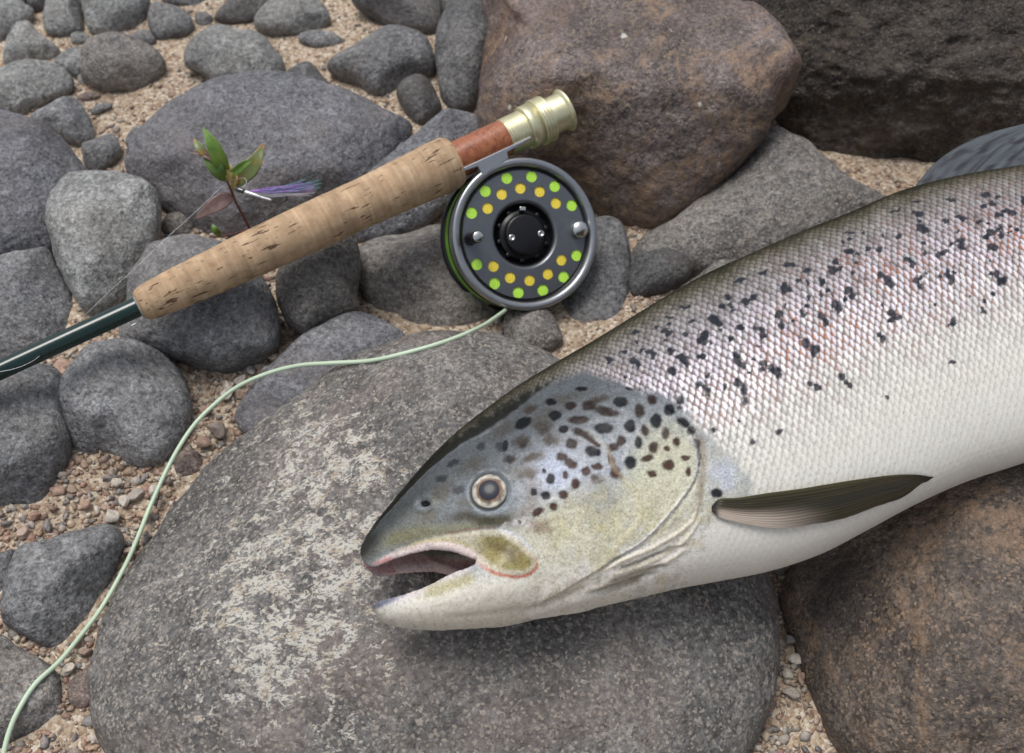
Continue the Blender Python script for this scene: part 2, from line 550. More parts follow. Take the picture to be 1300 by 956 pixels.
stone('boulder', [(598,110),(603,60),(610,20),(618,-50),(750,-110),(880,-70),(915,-5),(950,8),(975,30),(995,60),(1011,95),(1005,118),(985,145),(970,180),(940,215),(905,250),(880,270),(850,285),(820,292),(790,287),(760,268),(740,245),(705,230),(655,225),(620,185),(600,145)],
    M['brown'], 'big rust-brown boulder with flat top and white lichen dots behind the reel', 'boulder', base=0.010, k=0.72, tilt=30, p=3.2, n=110, seed=33, lump=0.035, facets=0,
    soft=0.11, cuts=[(0.05,0.50,0.86,0.50),(-0.05,-0.75,0.66,0.68),(-0.86,0.1,0.5,0.82)])
stone('boulder', [(905,-60),(970,-100),(1120,-140),(1320,-130),(1480,0),(1460,150),(1340,232),(1230,236),(1130,228),(1080,218),(1015,185),(985,140),(950,60)],
    M['umber'], 'very dark rough boulder filling the top right corner', 'boulder', base=-0.02, k=0.36, tilt=60, p=2.9, n=110, seed=41, lump=0.045, facets=1, rough=2.6, cuts=[(0.0,-0.735,0.673,0.72),(0.05,0.67,0.735,0.55)])
stone('boulder', [(850,285),(915,225),(958,182),(975,167),(1000,172),(1035,192),(1070,225),(1100,245),(1135,268),(1120,305),(1030,345),(940,358),(860,355),(805,340),(808,310)],
    M['warm'], 'pointed grey boulder between brown boulder and fish back', 'boulder', base=-0.004, k=0.55, n=70, seed=44, facets=2)
stone('boulder', [(160,215),(165,190),(180,170),(205,145),(235,125),(270,108),(310,101),(350,100),(395,106),(440,122),(480,140),(510,155),(524,168),(505,205),(465,245),(400,290),(330,312),(270,300),(230,280),(190,250),(166,236)],
    M['slate'], 'broad flat slate-grey boulder behind the seedling and the fly', 'boulder', base=-0.008, k=0.42, p=2.6, n=70, seed=52, facets=2, lump=0.04)
stone('boulder', [(-90,170),(-40,148),(0,142),(35,150),(70,165),(95,190),(112,215),(119,240),(105,270),(85,305),(66,330),(30,338),(-30,342),(-90,320)],
    M['slate'], 'large bluish boulder at the left edge above the rod', 'boulder', base=0.004, k=0.5, n=60, seed=57, facets=2)
stone('boulder', [(-60,345),(0,326),(40,322),(62,320),(78,345),(90,370),(98,395),(88,425),(60,455),(20,475),(-60,490)],
    M['grey'], 'grey boulder at the left edge lying directly beneath the rod blank', 'boulder', base=-0.006, k=0.5, n=46, seed=58, facets=2)

ST = [
 ([(-40,-30),(25,-30),(30,0),(42,12),(40,25),(30,40),(12,52),(0,58),(-40,60)],'pale','palest stone, cut off by the top left corner',{}),
 ([(30,-22),(60,-22),(60,4),(46,15),(33,8)],'dark','small dark stone at the top edge near the left corner',{}),
 ([(62,-12),(85,-15),(100,-5),(104,20),(106,40),(95,45),(78,47),(60,42),(54,25),(56,8)],'pale','pale upright stone at top edge, second from the left corner',{}),
 ([(105,-20),(150,-25),(185,-10),(190,5),(185,22),(172,38),(150,45),(125,45),(112,37),(106,20),(102,0)],'pale','rounded pale stone at top edge above the rugged dark stone',{}),
 ([(193,5),(205,2),(225,8),(240,18),(247,32),(240,44),(222,50),(205,53),(195,45),(188,25)],'grey','grey wedge stone near the top with a small pebble beside it',{}),
 ([(207,-14),(235,-16),(262,-6),(264,4),(250,12),(225,9),(208,2)],'grey','grey stone cut by the top edge above the wedge stone',{}),
 ([(248,20),(258,15),(268,19),(270,26),(262,33),(250,31)],'grey','tiny round stone in the sand right of the wedge stone',{'cat':'pebble'}),
 ([(272,22),(285,6),(305,-8),(345,-10),(345,10),(325,25),(300,31),(280,28)],'dark','dark stone cut by the top edge beside the oval stone',{}),
 ([(322,25),(335,8),(355,-5),(380,-8),(400,-2),(415,12),(420,28),(405,38),(380,45),(350,45),(330,40)],'pale','smooth oval stone at the top edge beside the open sand',{}),
 ([(163,48),(175,40),(188,39),(199,52),(187,60),(170,57)],'grey','small stone tucked behind the rugged dark stone',{'cat':'pebble'}),
 ([(20,32),(30,28),(40,30),(48,42),(62,52),(76,64),(66,76),(50,80),(25,85),(6,82),(6,60),(12,45)],'pale','pale stone with a pointed top near the left edge',{'k':0.7}),
 ([(90,44),(100,41),(112,44),(115,52),(105,57),(92,56)],'pale','pale pebble above the left lobe of the rugged stone',{'cat':'pebble'}),
 ([(68,78),(82,66),(100,60),(118,68),(118,92),(104,102),(88,94),(75,88)],'pale','light stone leaning on the left of the rugged dark stone',{}),
 ([(102,75),(112,55),(130,47),(150,45),(170,52),(190,62),(205,73),(212,84),(205,98),(185,110),(165,117),(140,115),(118,108),(104,98)],'warm','rugged dark stone in the sand at upper left',{'rough':1.6,'k':0.75}),
 ([(98,92),(104,88),(111,95),(108,107),(100,108)],'pale','tiny pale pebble against the rugged dark stone',{'cat':'pebble'}),
 ([(-25,97),(10,83),(45,80),(70,82),(88,92),(94,108),(85,120),(60,130),(40,142),(25,149),(0,145),(-30,137)],'pale','broad pale stone with dark underside at the upper left edge',{}),
 ([(98,122),(110,117),(125,119),(127,124),(112,128),(100,127)],'red','flat brownish pebble half sunk in the sand',{'cat':'pebble'}),
 ([(115,142),(124,133),(138,131),(142,136),(130,142),(120,146)],'grey','slim grey pebble lying alone on the sand',{'cat':'pebble'}),
 ([(40,148),(60,138),(80,127),(97,126),(108,138),(116,155),(119,170),(112,180),(100,186),(85,180),(65,167),(45,160)],'grey','angular stone with black shaded right side above left boulder',{'k':0.8}),
 ([(105,185),(120,180),(135,170),(146,171),(152,182),(154,195),(145,208),(130,219),(118,220),(108,210),(105,198)],'grey','small angular stone wedged between left boulder and sand',{'k':0.8}),
 ([(160,175),(170,163),(182,161),(190,175),(177,190),(162,188)],'grey','small stone at the left tip of the broad slate boulder',{'cat':'pebble'}),
 ([(234,62),(245,45),(265,33),(285,30),(310,38),(335,50),(355,70),(363,88),(352,104),(320,112),(280,112),(262,97),(245,86),(233,82)],'pale','smooth grey dome stone behind the broad slate boulder',{}),
 ([(378,46),(395,39),(415,40),(440,50),(443,55),(425,62),(405,63),(385,56)],'grey','flat thin stone in the sand below the oval stone',{}),
 ([(360,98),(375,85),(390,80),(400,86),(410,98),(420,114),(395,122),(365,116)],'dark','small dark triangular stone at the far rim of slate boulder',{}),
 ([(445,-10),(470,-25),(520,-30),(555,-15),(558,10),(557,40),(545,48),(525,42),(500,33),(475,22),(455,12)],'dark','dark stone cut by the top edge left of the brown boulder',{'k':0.75}),
 ([(413,85),(425,72),(450,55),(475,42),(500,38),(525,42),(542,52),(552,75),(550,95),(530,102),(510,114),(490,124),(475,123),(455,110),(430,98)],'grey','large angular grey stone standing in sand above the cork handle',{'k':0.72}),
 ([(503,118),(515,103),(530,97),(545,103),(556,118),(560,135),(550,150),(535,161),(525,155),(512,138)],'dark','small round dark stone under the angular grey stone',{'k':0.8}),
 ([(556,-10),(575,-14),(573,10),(564,25),(556,20)],'dark','dark sliver of stone at top edge beside tall stone',{'cat':'pebble'}),
 ([(556,40),(562,25),(577,-15),(614,-22),(622,20),(618,70),(612,115),(600,140),(585,145),(568,137),(558,115),(553,75)],'dark','tall dark stone leaning on the left of the brown boulder',{'k':0.8}),
 ([(62,260),(68,245),(85,228),(110,221),(150,224),(185,232),(200,245),(204,265),(203,290),(196,320),(180,347),(166,375),(150,392),(122,402),(108,397),(95,375),(78,350),(65,320),(61,290)],'pale','upright egg-shaped stone between left boulder and the cork handle',{'k':0.75,'base':0.0,'n':60}),
 ([(205,287),(215,272),(230,268),(240,274),(246,287),(236,300),(215,302)],'warm','small rounded stone peeping between egg-shaped stone and seedling',{}),
 ([(175,330),(190,312),(215,304),(250,304),(300,320),(340,360),(355,400),(357,430),(345,450),(320,462),(285,468),(255,462),(215,450),(165,440),(148,420),(152,380),(160,350)],'grey','grey stone carrying the lower end of the cork handle',{'n':60,'k':0.72,'base':0.006}),
 ([(85,480),(100,455),(115,440),(150,434),(180,437),(210,452),(230,475),(241,500),(243,520),(238,548),(225,575),(205,590),(185,595),(165,590),(140,574),(105,574),(90,562),(82,545),(76,515)],'grey','round blue-grey stone in the gravel below the rod blank',{'n':64,'k':0.62,'p':2.6}),
 ([(-50,500),(0,482),(30,470),(60,468),(78,478),(86,500),(86,540),(89,562),(82,590),(71,617),(56,641),(35,647),(0,642),(-50,632)],'grey','smooth stone at left edge beside the round blue-grey stone',{'n':56,'base':0.0}),
 ([(5,745),(15,715),(30,695),(70,685),(100,675),(135,668),(152,675),(158,690),(149,712),(136,752),(121,792),(96,817),(70,826),(45,817),(20,802),(3,790),(2,770)],'grey','slanted grey stone in gravel left of the curving fly line',{'n':64,'k':0.72,'cuts':[(0.7,-0.5,0.5,0.62)]}),
 ([(-40,708),(0,704),(20,698),(12,740),(3,762),(-40,768)],'slate','stone at the left edge half hidden behind slanted grey stone',{}),
 ([(-70,795),(0,804),(22,822),(50,835),(70,850),(78,872),(72,915),(20,950),(-70,950)],'warm','flat grey stone in the bottom left corner',{'n':50,'k':0.5}),
 ([(88,868),(105,852),(120,846),(124,885),(105,900),(88,890)],'red','reddish stone at the lower edge beside the largest boulder',{'cat':'pebble'}),
 ([(222,588),(232,575),(248,572),(257,582),(253,598),(238,605),(224,600)],'red','purple-red pebble in gravel beside the largest boulder',{'cat':'pebble'}),
 ([(440,300),(455,238),(470,215),(500,190),(530,168),(552,152),(570,140),(592,143),(610,152),(616,172),(605,215),(575,255),(535,290),(480,308)],'slate','long flat stone under the upper end of the cork handle',{'n':60,'k':0.45}),
 ([(353,372),(355,345),(365,325),(400,300),(440,285),(452,300),(457,340),(452,370),(456,392),(430,402),(408,416),(390,425),(370,416),(358,402)],'warm','rough brown-grey stone below the middle of the cork handle',{'rough':1.5,'n':56,'k':0.85,'base':0.010}),
 ([(440,330),(450,308),(475,293),(510,290),(560,287),(605,300),(645,340),(650,380),(628,412),(600,432),(560,443),(535,441),(510,426),(490,409),(470,391),(450,366)],'warm','large rounded stone left of the reel',{'n':64,'k':0.55,'p':2.6,'base':-0.022}),
 ([(300,522),(320,490),(350,460),(390,425),(430,402),(465,397),(500,415),(525,440),(532,458),(490,510),(430,550),(350,565),(310,550)],'slate','dark flat stone under the fly line left of the reel',{'n':56,'k':0.4}),
 ([(640,405),(660,393),(690,391),(708,410),(715,432),(705,443),(680,452),(645,447)],'warm','small stone just below the reel rim',{}),
 ([(682,330),(700,300),(730,285),(757,278),(785,282),(797,310),(801,350),(799,382),(796,412),(782,445),(735,470),(705,462),(692,430),(680,390)],'grey','tall smooth stone on the right of the reel',{'n':60,'k':0.45,'base':-0.028}),
 ([(798,345),(805,325),(830,313),(860,315),(878,325),(882,340),(871,358),(845,371),(815,379),(800,373)],'dark','dark oval stone below the brown boulder',{'k':0.7}),
 ([(838,397),(860,370),(900,340),(940,322),(990,313),(1045,306),(1060,325),(980,375),(890,420),(848,420)],'warm','flat ledge of stone along the fish back',{'k':0.35}),
]
for con, mk, lab, op in ST:
    op = dict(op)
    cat = op.pop('cat', 'stone')
    stone('pebble' if cat == 'pebble' else 'river_stone', con, M[mk], lab, cat, group=G_ST, **op)
# ------------------------------------------------------------------ ground: sand sheet
def inside(poly, x, y):
    c = np.zeros(len(x), bool)
    n = len(poly)
    j = n - 1
    for i in range(n):
        xi, yi = poly[i]; xj, yj = poly[j]
        if yi != yj:
            hit = ((yi > y) != (yj > y)) & (x < (xj - xi) * (y - yi) / (yj - yi) + xi)
            c ^= hit
        j = i
    return c
def ground_z(x, y):
    P = np.stack([x, y, np.zeros_like(x)], -1)
    near = np.exp(-(x * x + y * y) / 9.0)
    return 0.006 * fbm(P / 0.11, 3, 3) * near + 0.0016 * fbm(P / 0.012, 3, 4) * near - 0.002
g = np.linspace(-1, 1, 421)
gx = 0.75 * g + np.sign(g) * 80 * np.abs(g) ** 14
gy = 0.15 + 0.85 * g + np.sign(g) * 80 * np.abs(g) ** 14
XX, YY = np.meshgrid(gx, gy, indexing='ij')
V = np.stack([XX.ravel(), YY.ravel(), ground_z(XX.ravel(), YY.ravel())], -1)
m_ = len(g)
ii, jj = np.meshgrid(np.arange(m_ - 1), np.arange(m_ - 1), indexing='ij')
ii, jj = ii.ravel(), jj.ravel()
F = np.stack([ii * m_ + jj, (ii + 1) * m_ + jj, (ii + 1) * m_ + jj + 1, ii * m_ + jj + 1], -1)
sm, nt, bs = new_mat('coarse_sand')
tc = nt.nodes.new('ShaderNodeTexCoord').outputs['Object']
vo = nd(nt, 'ShaderNodeTexVoronoi', Scale=430.0); nt.links.new(tc, vo.inputs['Vector'])
sepc = nd(nt, 'ShaderNodeSeparateColor', Color=vo.outputs['Color'])
grain = ramp(nt, sepc.outputs[0], [(0.0, (0.20, 0.13, 0.085)), (0.3, (0.36, 0.27, 0.19)), (0.7, (0.46, 0.37, 0.27)), (1.0, (0.60, 0.54, 0.45))])
tone = ramp(nt, noise(nt, tc, 9.0, 4), [(0.35, (0.38,) * 3), (0.65, (0.56,) * 3)])
nt.links.new(mix(nt, 0.6, grain, tone, 'OVERLAY'), bs.inputs['Base Color'])
bs.inputs['Roughness'].default_value = 0.85
hb = math_(nt, 'SUBTRACT', noise(nt, tc, 180.0, 4), math_(nt, 'MULTIPLY', vo.outputs['Distance'], 0.8))
bump(nt, bs, hb, 0.8, 0.002)
sand = link('sand', mesh_from('sand', V, F), sm, kind='structure', label='coarse beige sand and grit between the stones')
BVH_V.append(V); BVH_F.append(F + _off[0]); _off[0] += len(V)

# ------------------------------------------------------------------ grit and gravel lying on the sand
gm, nt, bs = new_mat('gravel')
at = nt.nodes.new('ShaderNodeAttribute'); at.attribute_name = 'col'
tc = nt.nodes.new('ShaderNodeTexCoord').outputs['Object']
fn = ramp(nt, noise(nt, tc, 700.0, 4, 0.6), [(0.3, (0.3,) * 3), (0.7, (0.7,) * 3)])
nt.links.new(mix(nt, 0.7, at.outputs['Color'], fn, 'OVERLAY'), bs.inputs['Base Color'])
bs.inputs['Roughness'].default_value = 0.6
bump(nt, bs, noise(nt, tc, 900.0, 3), 0.4, 0.0006)
PAL = np.array([(0.40,0.29,0.20),(0.45,0.36,0.26),(0.31,0.22,0.165),(0.33,0.29,0.25),(0.24,0.225,0.21),(0.47,0.42,0.35),(0.32,0.20,0.15),(0.38,0.255,0.19),(0.22,0.205,0.195),(0.50,0.45,0.39),(0.41,0.31,0.25),(0.27,0.22,0.185)])
d1, F1 = cube_sphere(3)
rg = np.random.RandomState(5)
def scatter(nwant, xr, yr, smin, smax, power, keep=None):
    x = rg.uniform(xr[0], xr[1], nwant); y = rg.uniform(yr[0], yr[1], nwant)
    z = ground_z(x, y)
    qx, qy, _ = to_px(np.stack([x, y, z], -1))
    ok = np.ones(nwant, bool)
    for C in CONTOURS:
        cc = C.mean(0)
        ok &= ~inside(cc + (C - cc) * 0.97, qx, qy)
    if keep is not None:
        ok &= keep(qx, qy, rg.uniform(0, 1, nwant))
    x, y, z = x[ok], y[ok], z[ok]
    s = smin + (smax - smin) * rg.uniform(0, 1, len(x)) ** power
    return x, y, z, s
def frame_only(qx, qy, u):
    infr = (qx > -80) & (qx < 1400) & (qy > -60) & (qy < 1050)
    return infr
front = lambda qx, qy, u: frame_only(qx, qy, u) & (u < np.clip((qy - 60) / 380.0, 0.10, 1.0))
front2 = lambda qx, qy, u: frame_only(qx, qy, u) & (u < np.clip((qy - 280) / 240.0, 0.03, 1.0))
GX, GY, GZ, GS = [], [], [], []
for (nw, a, b, pw, kp) in ((110000, 0.0005, 0.0012, 1.3, frame_only), (110000, 0.0010, 0.0026, 1.3, front), (22000, 0.0018, 0.0042, 2.2, front2)):
    x, y, z, s = scatter(nw, (-0.62, 0.72), (-0.42, 1.0), a, b, pw, kp)
    GX.append(x); GY.append(y); GZ.append(z); GS.append(s)
x = np.concatenate(GX); y = np.concatenate(GY); z = np.concatenate(GZ); s = np.concatenate(GS)
def grains(x, y, z, s, d, Fq, seed):
    rg = np.random.RandomState(seed)
    n = len(x)
    ax = rg.normal(size=(n, 3)); ax /= np.linalg.norm(ax, axis=1)[:, None]
    an = rg.uniform(0, 6.28, n)
    K = np.zeros((n, 3, 3))
    K[:, 0, 1] = -ax[:, 2]; K[:, 0, 2] = ax[:, 1]; K[:, 1, 0] = ax[:, 2]; K[:, 1, 2] = -ax[:, 0]; K[:, 2, 0] = -ax[:, 1]; K[:, 2, 1] = ax[:, 0]
    Rm = np.eye(3)[None] + np.sin(an)[:, None, None] * K + (1 - np.cos(an))[:, None, None] * (K @ K)
    sc3 = np.stack([rg.uniform(0.8, 1.35, n), rg.uniform(0.65, 1.0, n), rg.uniform(0.5, 0.8, n)], -1) * s[:, None]
    jit = 1 + 0.30 * rg.normal(size=(n, len(d)))
    jit = np.clip(jit, 0.6, 1.45)
    P = d[None] * jit[:, :, None] * sc3[:, None, :]
    P = np.einsum('nij,nkj->nki', Rm, P)
    P += np.stack([x, y, z + s * 0.25], -1)[:, None, :]
    Fa = (Fq[None] + (np.arange(n) * len(d))[:, None, None]).reshape(-1, Fq.shape[1])
    c = PAL[rg.randint(0, len(PAL), n)] * rg.uniform(0.65, 1.1, (n, 1))
    return P.reshape(-1, 3), Fa, np.repeat(c, len(d), 0)
d0, F0 = cube_sphere(1)
d2, F2 = cube_sphere(2)
small = s < 0.00125
Va, Fa, Ca = grains(x[small], y[small], z[small], s[small], d0, F0, 1)
me = mesh_from('sand_grains', Va, Fa); color_attr(me, 'col', Ca)
link('sand_grains', me, gm, kind='stuff', label='loose beige and grey sand grains between the stones', cat='sand')
Va, Fa, Ca = grains(x[~small], y[~small], z[~small], s[~small], d2, F2, 2)
me = mesh_from('gravel', Va, Fa); color_attr(me, 'col', Ca)
link('gravel', me, gm, kind='stuff', label='fine mixed gravel in beige, pink and grey between the stones', cat='gravel')
print('grains', small.sum(), (~small).sum())
# single pebbles that can be told apart in the gravel
d6, F6 = cube_sphere(7)
PEB = [(128,690,9,5),(142,655,11,9),(158,636,8,9),(183,655,9,0),(196,622,8,9),(148,612,7,5),(108,640,8,7),(92,622,7,2),(172,628,9,3),(290,490,8,5),(262,520,7,6),(275,545,13,11),(258,562,10,7),(288,500,9,9),(304,482,8,3),(318,470,7,8),(240,640,9,4),(210,668,8,1),(165,700,7,10),(130,812,9,7),(108,826,8,2),(148,778,7,6),(176,735,7,4),(86,850,8,5),(92,472,9,9),(80,466,11,7),(112,447,8,1),(100,428,7,0),(1003,812,8,8),(1010,836,9,9),(1000,856,8,5),(1018,862,7,2),(1006,880,9,3),(345,452,7,1),(338,470,8,9),(60,668,8,4),(30,676,9,10),(45,655,8,6)]
TONE = ['tan', 'sandy', 'brown', 'grey-brown', 'grey', 'cream', 'rusty', 'pinkish', 'dark grey', 'off-white', 'beige', 'dark brown']
def zone(x, y):
    if x > 900: return 'in the gap between largest boulder and orange-brown boulder'
    if y < 480 and x < 130: return 'on the grit just under the rod blank'
    if x > 225 and y < 560: return 'in gravel between round stone and largest boulder'
    if y > 765: return 'in gravel at lower left beside the fly line'
    if x < 115: return 'in gravel below the left edge stones'
    return 'in gravel patch below the round blue-grey stone'
SEEN = {}
for k, (qx, qy, rp, ci) in enumerate(PEB):
    rgp = np.random.RandomState(300 + k)
    P0 = at_z(qx, qy, 0.002)
    dep = (P0 - CAM) @ FW
    rad = rp * dep / FPX
    P = d6 * np.array([rgp.uniform(0.95, 1.3), rgp.uniform(0.75, 1.0), rgp.uniform(0.55, 0.8)]) * rad
    for q in range(7):                                   # broken faces
        nq = unit(rgp.normal(size=3)); lim_ = rgp.uniform(0.62, 0.85)
        ov = np.maximum(d6 @ nq - lim_, 0) * 0.85
        P = P - nq[None] * ov[:, None] * rad
    P = P * (1 + 0.22 * fbm(d6 * 1.5 + k * 9.1, 4, k)[:, None])
    a = rgp.uniform(0, 6.28)
    P = np.stack([P[:, 0] * math.cos(a) - P[:, 1] * math.sin(a), P[:, 0] * math.sin(a) + P[:, 1] * math.cos(a), P[:, 2]], -1)
    me = mesh_from('pebble', P, F6); color_attr(me, 'col', np.repeat(PAL[ci % len(PAL)][None] * 0.95, len(P), 0))
    BVH_V.append(P + P0); BVH_F.append(F6 + _off[0]); _off[0] += len(P)
    lab = TONE[ci % 12] + ' pebble ' + zone(qx, qy)
    SEEN[lab] = SEEN.get(lab, 0) + 1
    if SEEN[lab] > 1: lab = ['', 'another ', 'a third '][min(SEEN[lab] - 1, 2)] + lab
    link('pebble', me, gm, label=lab, cat='pebble', group='small pebbles in the gravel', loc=P0)
bvh = None
def make_bvh():
    V = np.vstack(BVH_V); F = np.vstack(BVH_F)
    return BVHTree.FromPolygons(V.tolist(), F.tolist())
bvh = make_bvh()
def hit(px, py):
    d = ray(px, py)
    L = np.linalg.norm(d)
    h = bvh.ray_cast(Vector(CAM), Vector(d / L))
    return h[3] / L if h[3] is not None else 1.2   # depth along the optical axis
# ------------------------------------------------------------------ the fish
FN = np.array([0.0, -math.sin(R(BOULDER_TILT)), math.cos(R(BOULDER_TILT))])
FX = np.array([1.0, 0, 0])
FY = np.cross(FN, FX)
FO = np.array([0.0, -0.200, 0.0665]) + FN * 0.0315     # a point of the fish's mid plane
def f2(px, py):
    w = at_plane(px, py, FO, FN) - FO
    return np.array([w @ FX, w @ FY])
def fworld(L):
    return FO + L[:, :1] * FX + L[:, 1:2] * FY + L[:, 2:3] * FN
# stations: dorsal point, ventral point, half thickness (mm), mouth openness
BODY = [((457,702),(462,718),4,1.0),((461,691),(477,727),9,1.0),((475,669),(501,720),14,1.0),((500,639),(534,714),19,1.0),((530,604),(570,715),24,1.0),
        ((560,573),(606,729),29,0.9),((590,547),(634,758),32,0.35),((618,526),(665,781),35,0.0),((655,500),(720,774),39,0),((700,473),(790,760),42,0),((745,447),(860,743),44,0),
        ((790,419),(920,732),44,0),((840,388),(985,719),45,0),((890,360),(1050,697),46,0),((950,333),(1110,666),46,0),((1010,307),(1170,634),46,0),
        ((1070,283),(1235,605),46,0),((1130,257),(1300,584),45,0),((1200,238),(1370,560),44,0),((1280,224),(1440,530),42,0),((1360,212),(1510,495),39,0),
        ((1450,203),(1580,450),33,0),((1550,198),(1660,400),26,0),((1650,198),(1730,355),19,0),((1720,198),(1780,332),14,0),((1770,202),(1812,316),8,0)]
JAW = [((471,770),(474,775),3),((479,768),(487,789),8),((508,766),(527,796),14),((542,758),(575,795),20),((575,745),(618,791),25),((605,733),(652,786),29),((640,690),(690,775),30),((690,660),(740,750),28)]
def loft(S, jaw=False, ns=240, K=80):
    T = np.array([f2(*a[0]) for a in S]); B = np.array([f2(*a[1]) for a in S])
    W = np.array([a[2] for a in S]) / 1000.0
    Mo = np.ones(len(S)) if jaw else np.array([a[3] for a in S], float)
    T = catmull(T, ns); B = catmull(B, ns)
    idx = np.linspace(0, len(S) - 1, ns)
    W = catmull(W[:, None], ns)[:, 0]; Mo = np.clip(np.interp(idx, np.arange(len(S)), Mo), 0, 1)
    V = []
    for i in range(ns):
        m = Mo[i]
        te = math.pi - 0.85 * m
        h = K // 2
        t = np.linspace(0, te, h)
        yy = 1 - 2 * (1 - np.cos(t)) / (1 - math.cos(te))
        zz = np.sin(t) ** 0.82
        zl = zz[-1]
        inner = K - 2 * h + 14
        q = np.linspace(1, -1, 16)[1:-1]
        arch = 0.95 * m * (1 - np.abs(q) ** 2.2)
        ys = np.concatenate([yy, -1 + arch, yy[::-1][:-1]])
        zs = np.concatenate([zz, q * zl, -zz[::-1][:-1]])
        if jaw:
            ys = -ys
        c = (T[i] + B[i]) / 2; hv = (T[i] - B[i]) / 2
        V.append(np.stack([c[0] + ys * hv[0], c[1] + ys * hv[1], zs * W[i]], -1))
    V = np.array(V)
    k = V.shape[1]
    V = V.reshape(-1, 3)
    ii, kk = np.meshgrid(np.arange(ns - 1), np.arange(k), indexing='ij')
    ii, kk = ii.ravel(), kk.ravel(); k2 = (kk + 1) % k
    F = np.stack([ii * k + kk, ii * k + k2, (ii + 1) * k + k2, (ii + 1) * k + kk], -1)
    c0, c1 = len(V), len(V) + 1
    V = np.vstack([V, V[:k].mean(0), V[(ns - 1) * k:ns * k].mean(0)])
    kk = np.arange(k); k2 = (kk + 1) % k
    Tn = np.vstack([np.stack([np.full(k, c0), k2, kk], -1), np.stack([np.full(k, c1), (ns - 1) * k + kk, (ns - 1) * k + k2], -1)])
    return V, F, Tn
Vb, Fb, Tb = loft(BODY)
Vj, Fj, Tj = loft(JAW, True, 120)
raw = mesh_from('fish_raw', np.vstack([Vb, Vj]), [np.vstack([Fb, Fj + len(Vb)]), np.vstack([Tb, Tj + len(Vb)])])
ro = bpy.data.objects.new('fish_raw', raw); COL.objects.link(ro)
md = ro.modifiers.new('r', 'REMESH'); md.mode = 'VOXEL'; md.voxel_size = 0.00068; md.use_smooth_shade = True
fm = bpy.data.meshes.new_from_object(ro.evaluated_get(bpy.context.evaluated_depsgraph_get()))
bpy.data.objects.remove(ro); bpy.data.meshes.remove(raw)
nv = len(fm.vertices)
L = np.empty(nv * 3, np.float32); fm.vertices.foreach_get('co', L); L = L.reshape(-1, 3).astype(float)
E = np.empty(len(fm.edges) * 2, np.int32); fm.edges.foreach_get('vertices', E); E = E.reshape(-1, 2)
deg = np.bincount(E.ravel(), minlength=nv).astype(float)
def lap(Q):
    out = np.empty_like(Q)
    for a in range(Q.shape[1]):
        out[:, a] = (np.bincount(E[:, 0], Q[E[:, 1], a], nv) + np.bincount(E[:, 1], Q[E[:, 0], a], nv)) / deg
    return out
for it in range(10):
    L = L + 0.6 * (lap(L) - L)
    L = L - 0.55 * (lap(L) - L) * (it % 2)
def set_co(Q):
    fm.vertices.foreach_set('co', Q.astype(np.float32).ravel()); fm.update()
def normals():
    a = np.empty(nv * 3, np.float32); fm.vertices.foreach_get('normal', a); return a.reshape(-1, 3).astype(float)
set_co(L); NR = normals()
# paint coordinates: the near side's photograph position; the far side mirrors it
Lm = L.copy(); Lm[:, 2] = np.abs(Lm[:, 2])
PX, PY, _ = to_px(fworld(Lm))
# body coordinates
Tt = catmull(np.array([f2(*a[0]) for a in BODY]), 400); Bt = catmull(np.array([f2(*a[1]) for a in BODY]), 400)
lo = np.zeros(nv); hi = np.full(nv, 399.0)
gi = np.arange(400)
def cut(s):
    t = np.stack([np.interp(s, gi, Tt[:, 0]), np.interp(s, gi, Tt[:, 1])], -1)
    b = np.stack([np.interp(s, gi, Bt[:, 0]), np.interp(s, gi, Bt[:, 1])], -1)
    return t, b
for _ in range(18):
    mid = (lo + hi) / 2
    t, b = cut(mid)
    cr = (b[:, 0] - t[:, 0]) * (L[:, 1] - t[:, 1]) - (b[:, 1] - t[:, 1]) * (L[:, 0] - t[:, 0])
    right = cr > 0
    lo = np.where(right, mid, lo); hi = np.where(right, hi, mid)
S_ = (lo + hi) / 2
t, b = cut(S_)
ax = t - b; H = np.linalg.norm(ax, axis=1) / 2
VR = np.clip(((L[:, :2] - (t + b) / 2) * ax).sum(1) / (2 * H * H), -1, 1)
# arc table
be = np.linspace(-math.pi / 2, math.pi / 2, 400)
arc = np.concatenate([[0], np.cumsum(np.sqrt(np.cos(be[1:]) ** 2 + 0.36 * np.sin(be[1:]) ** 2) * (be[1] - be[0]))]); arc -= arc[-1] / 2
ARC = np.interp(np.arcsin(VR), be, arc)
midc = (Tt + Bt) / 2; Hc = np.linalg.norm(Tt - Bt, axis=1) / 2
ds = np.linalg.norm(np.diff(midc, axis=0), axis=1)
SC = 0.0515                                    # scale length as a share of the half height
su = np.concatenate([[0], np.cumsum(ds / (SC * np.minimum(0.5 * (Hc[1:] + Hc[:-1]), 0.08)))])
U = np.interp(S_, gi, su)
ROW = ARC / (SC * 0.80)
wob = fbm(np.stack([U, ROW, np.zeros(nv)], -1) * 0.11, 2, 8) * 0.8
ROWw = ROW + wob
RS = 0.74                                       # each scale is a disc; the one nearer the head lies on top
best = np.full(nv, 9.0); bestu = np.full(nv, 1e9); ci = np.zeros(nv, np.int64); cj = np.zeros(nv, np.int64); da = np.zeros(nv)
r0 = np.floor(ROWw).astype(np.int64)
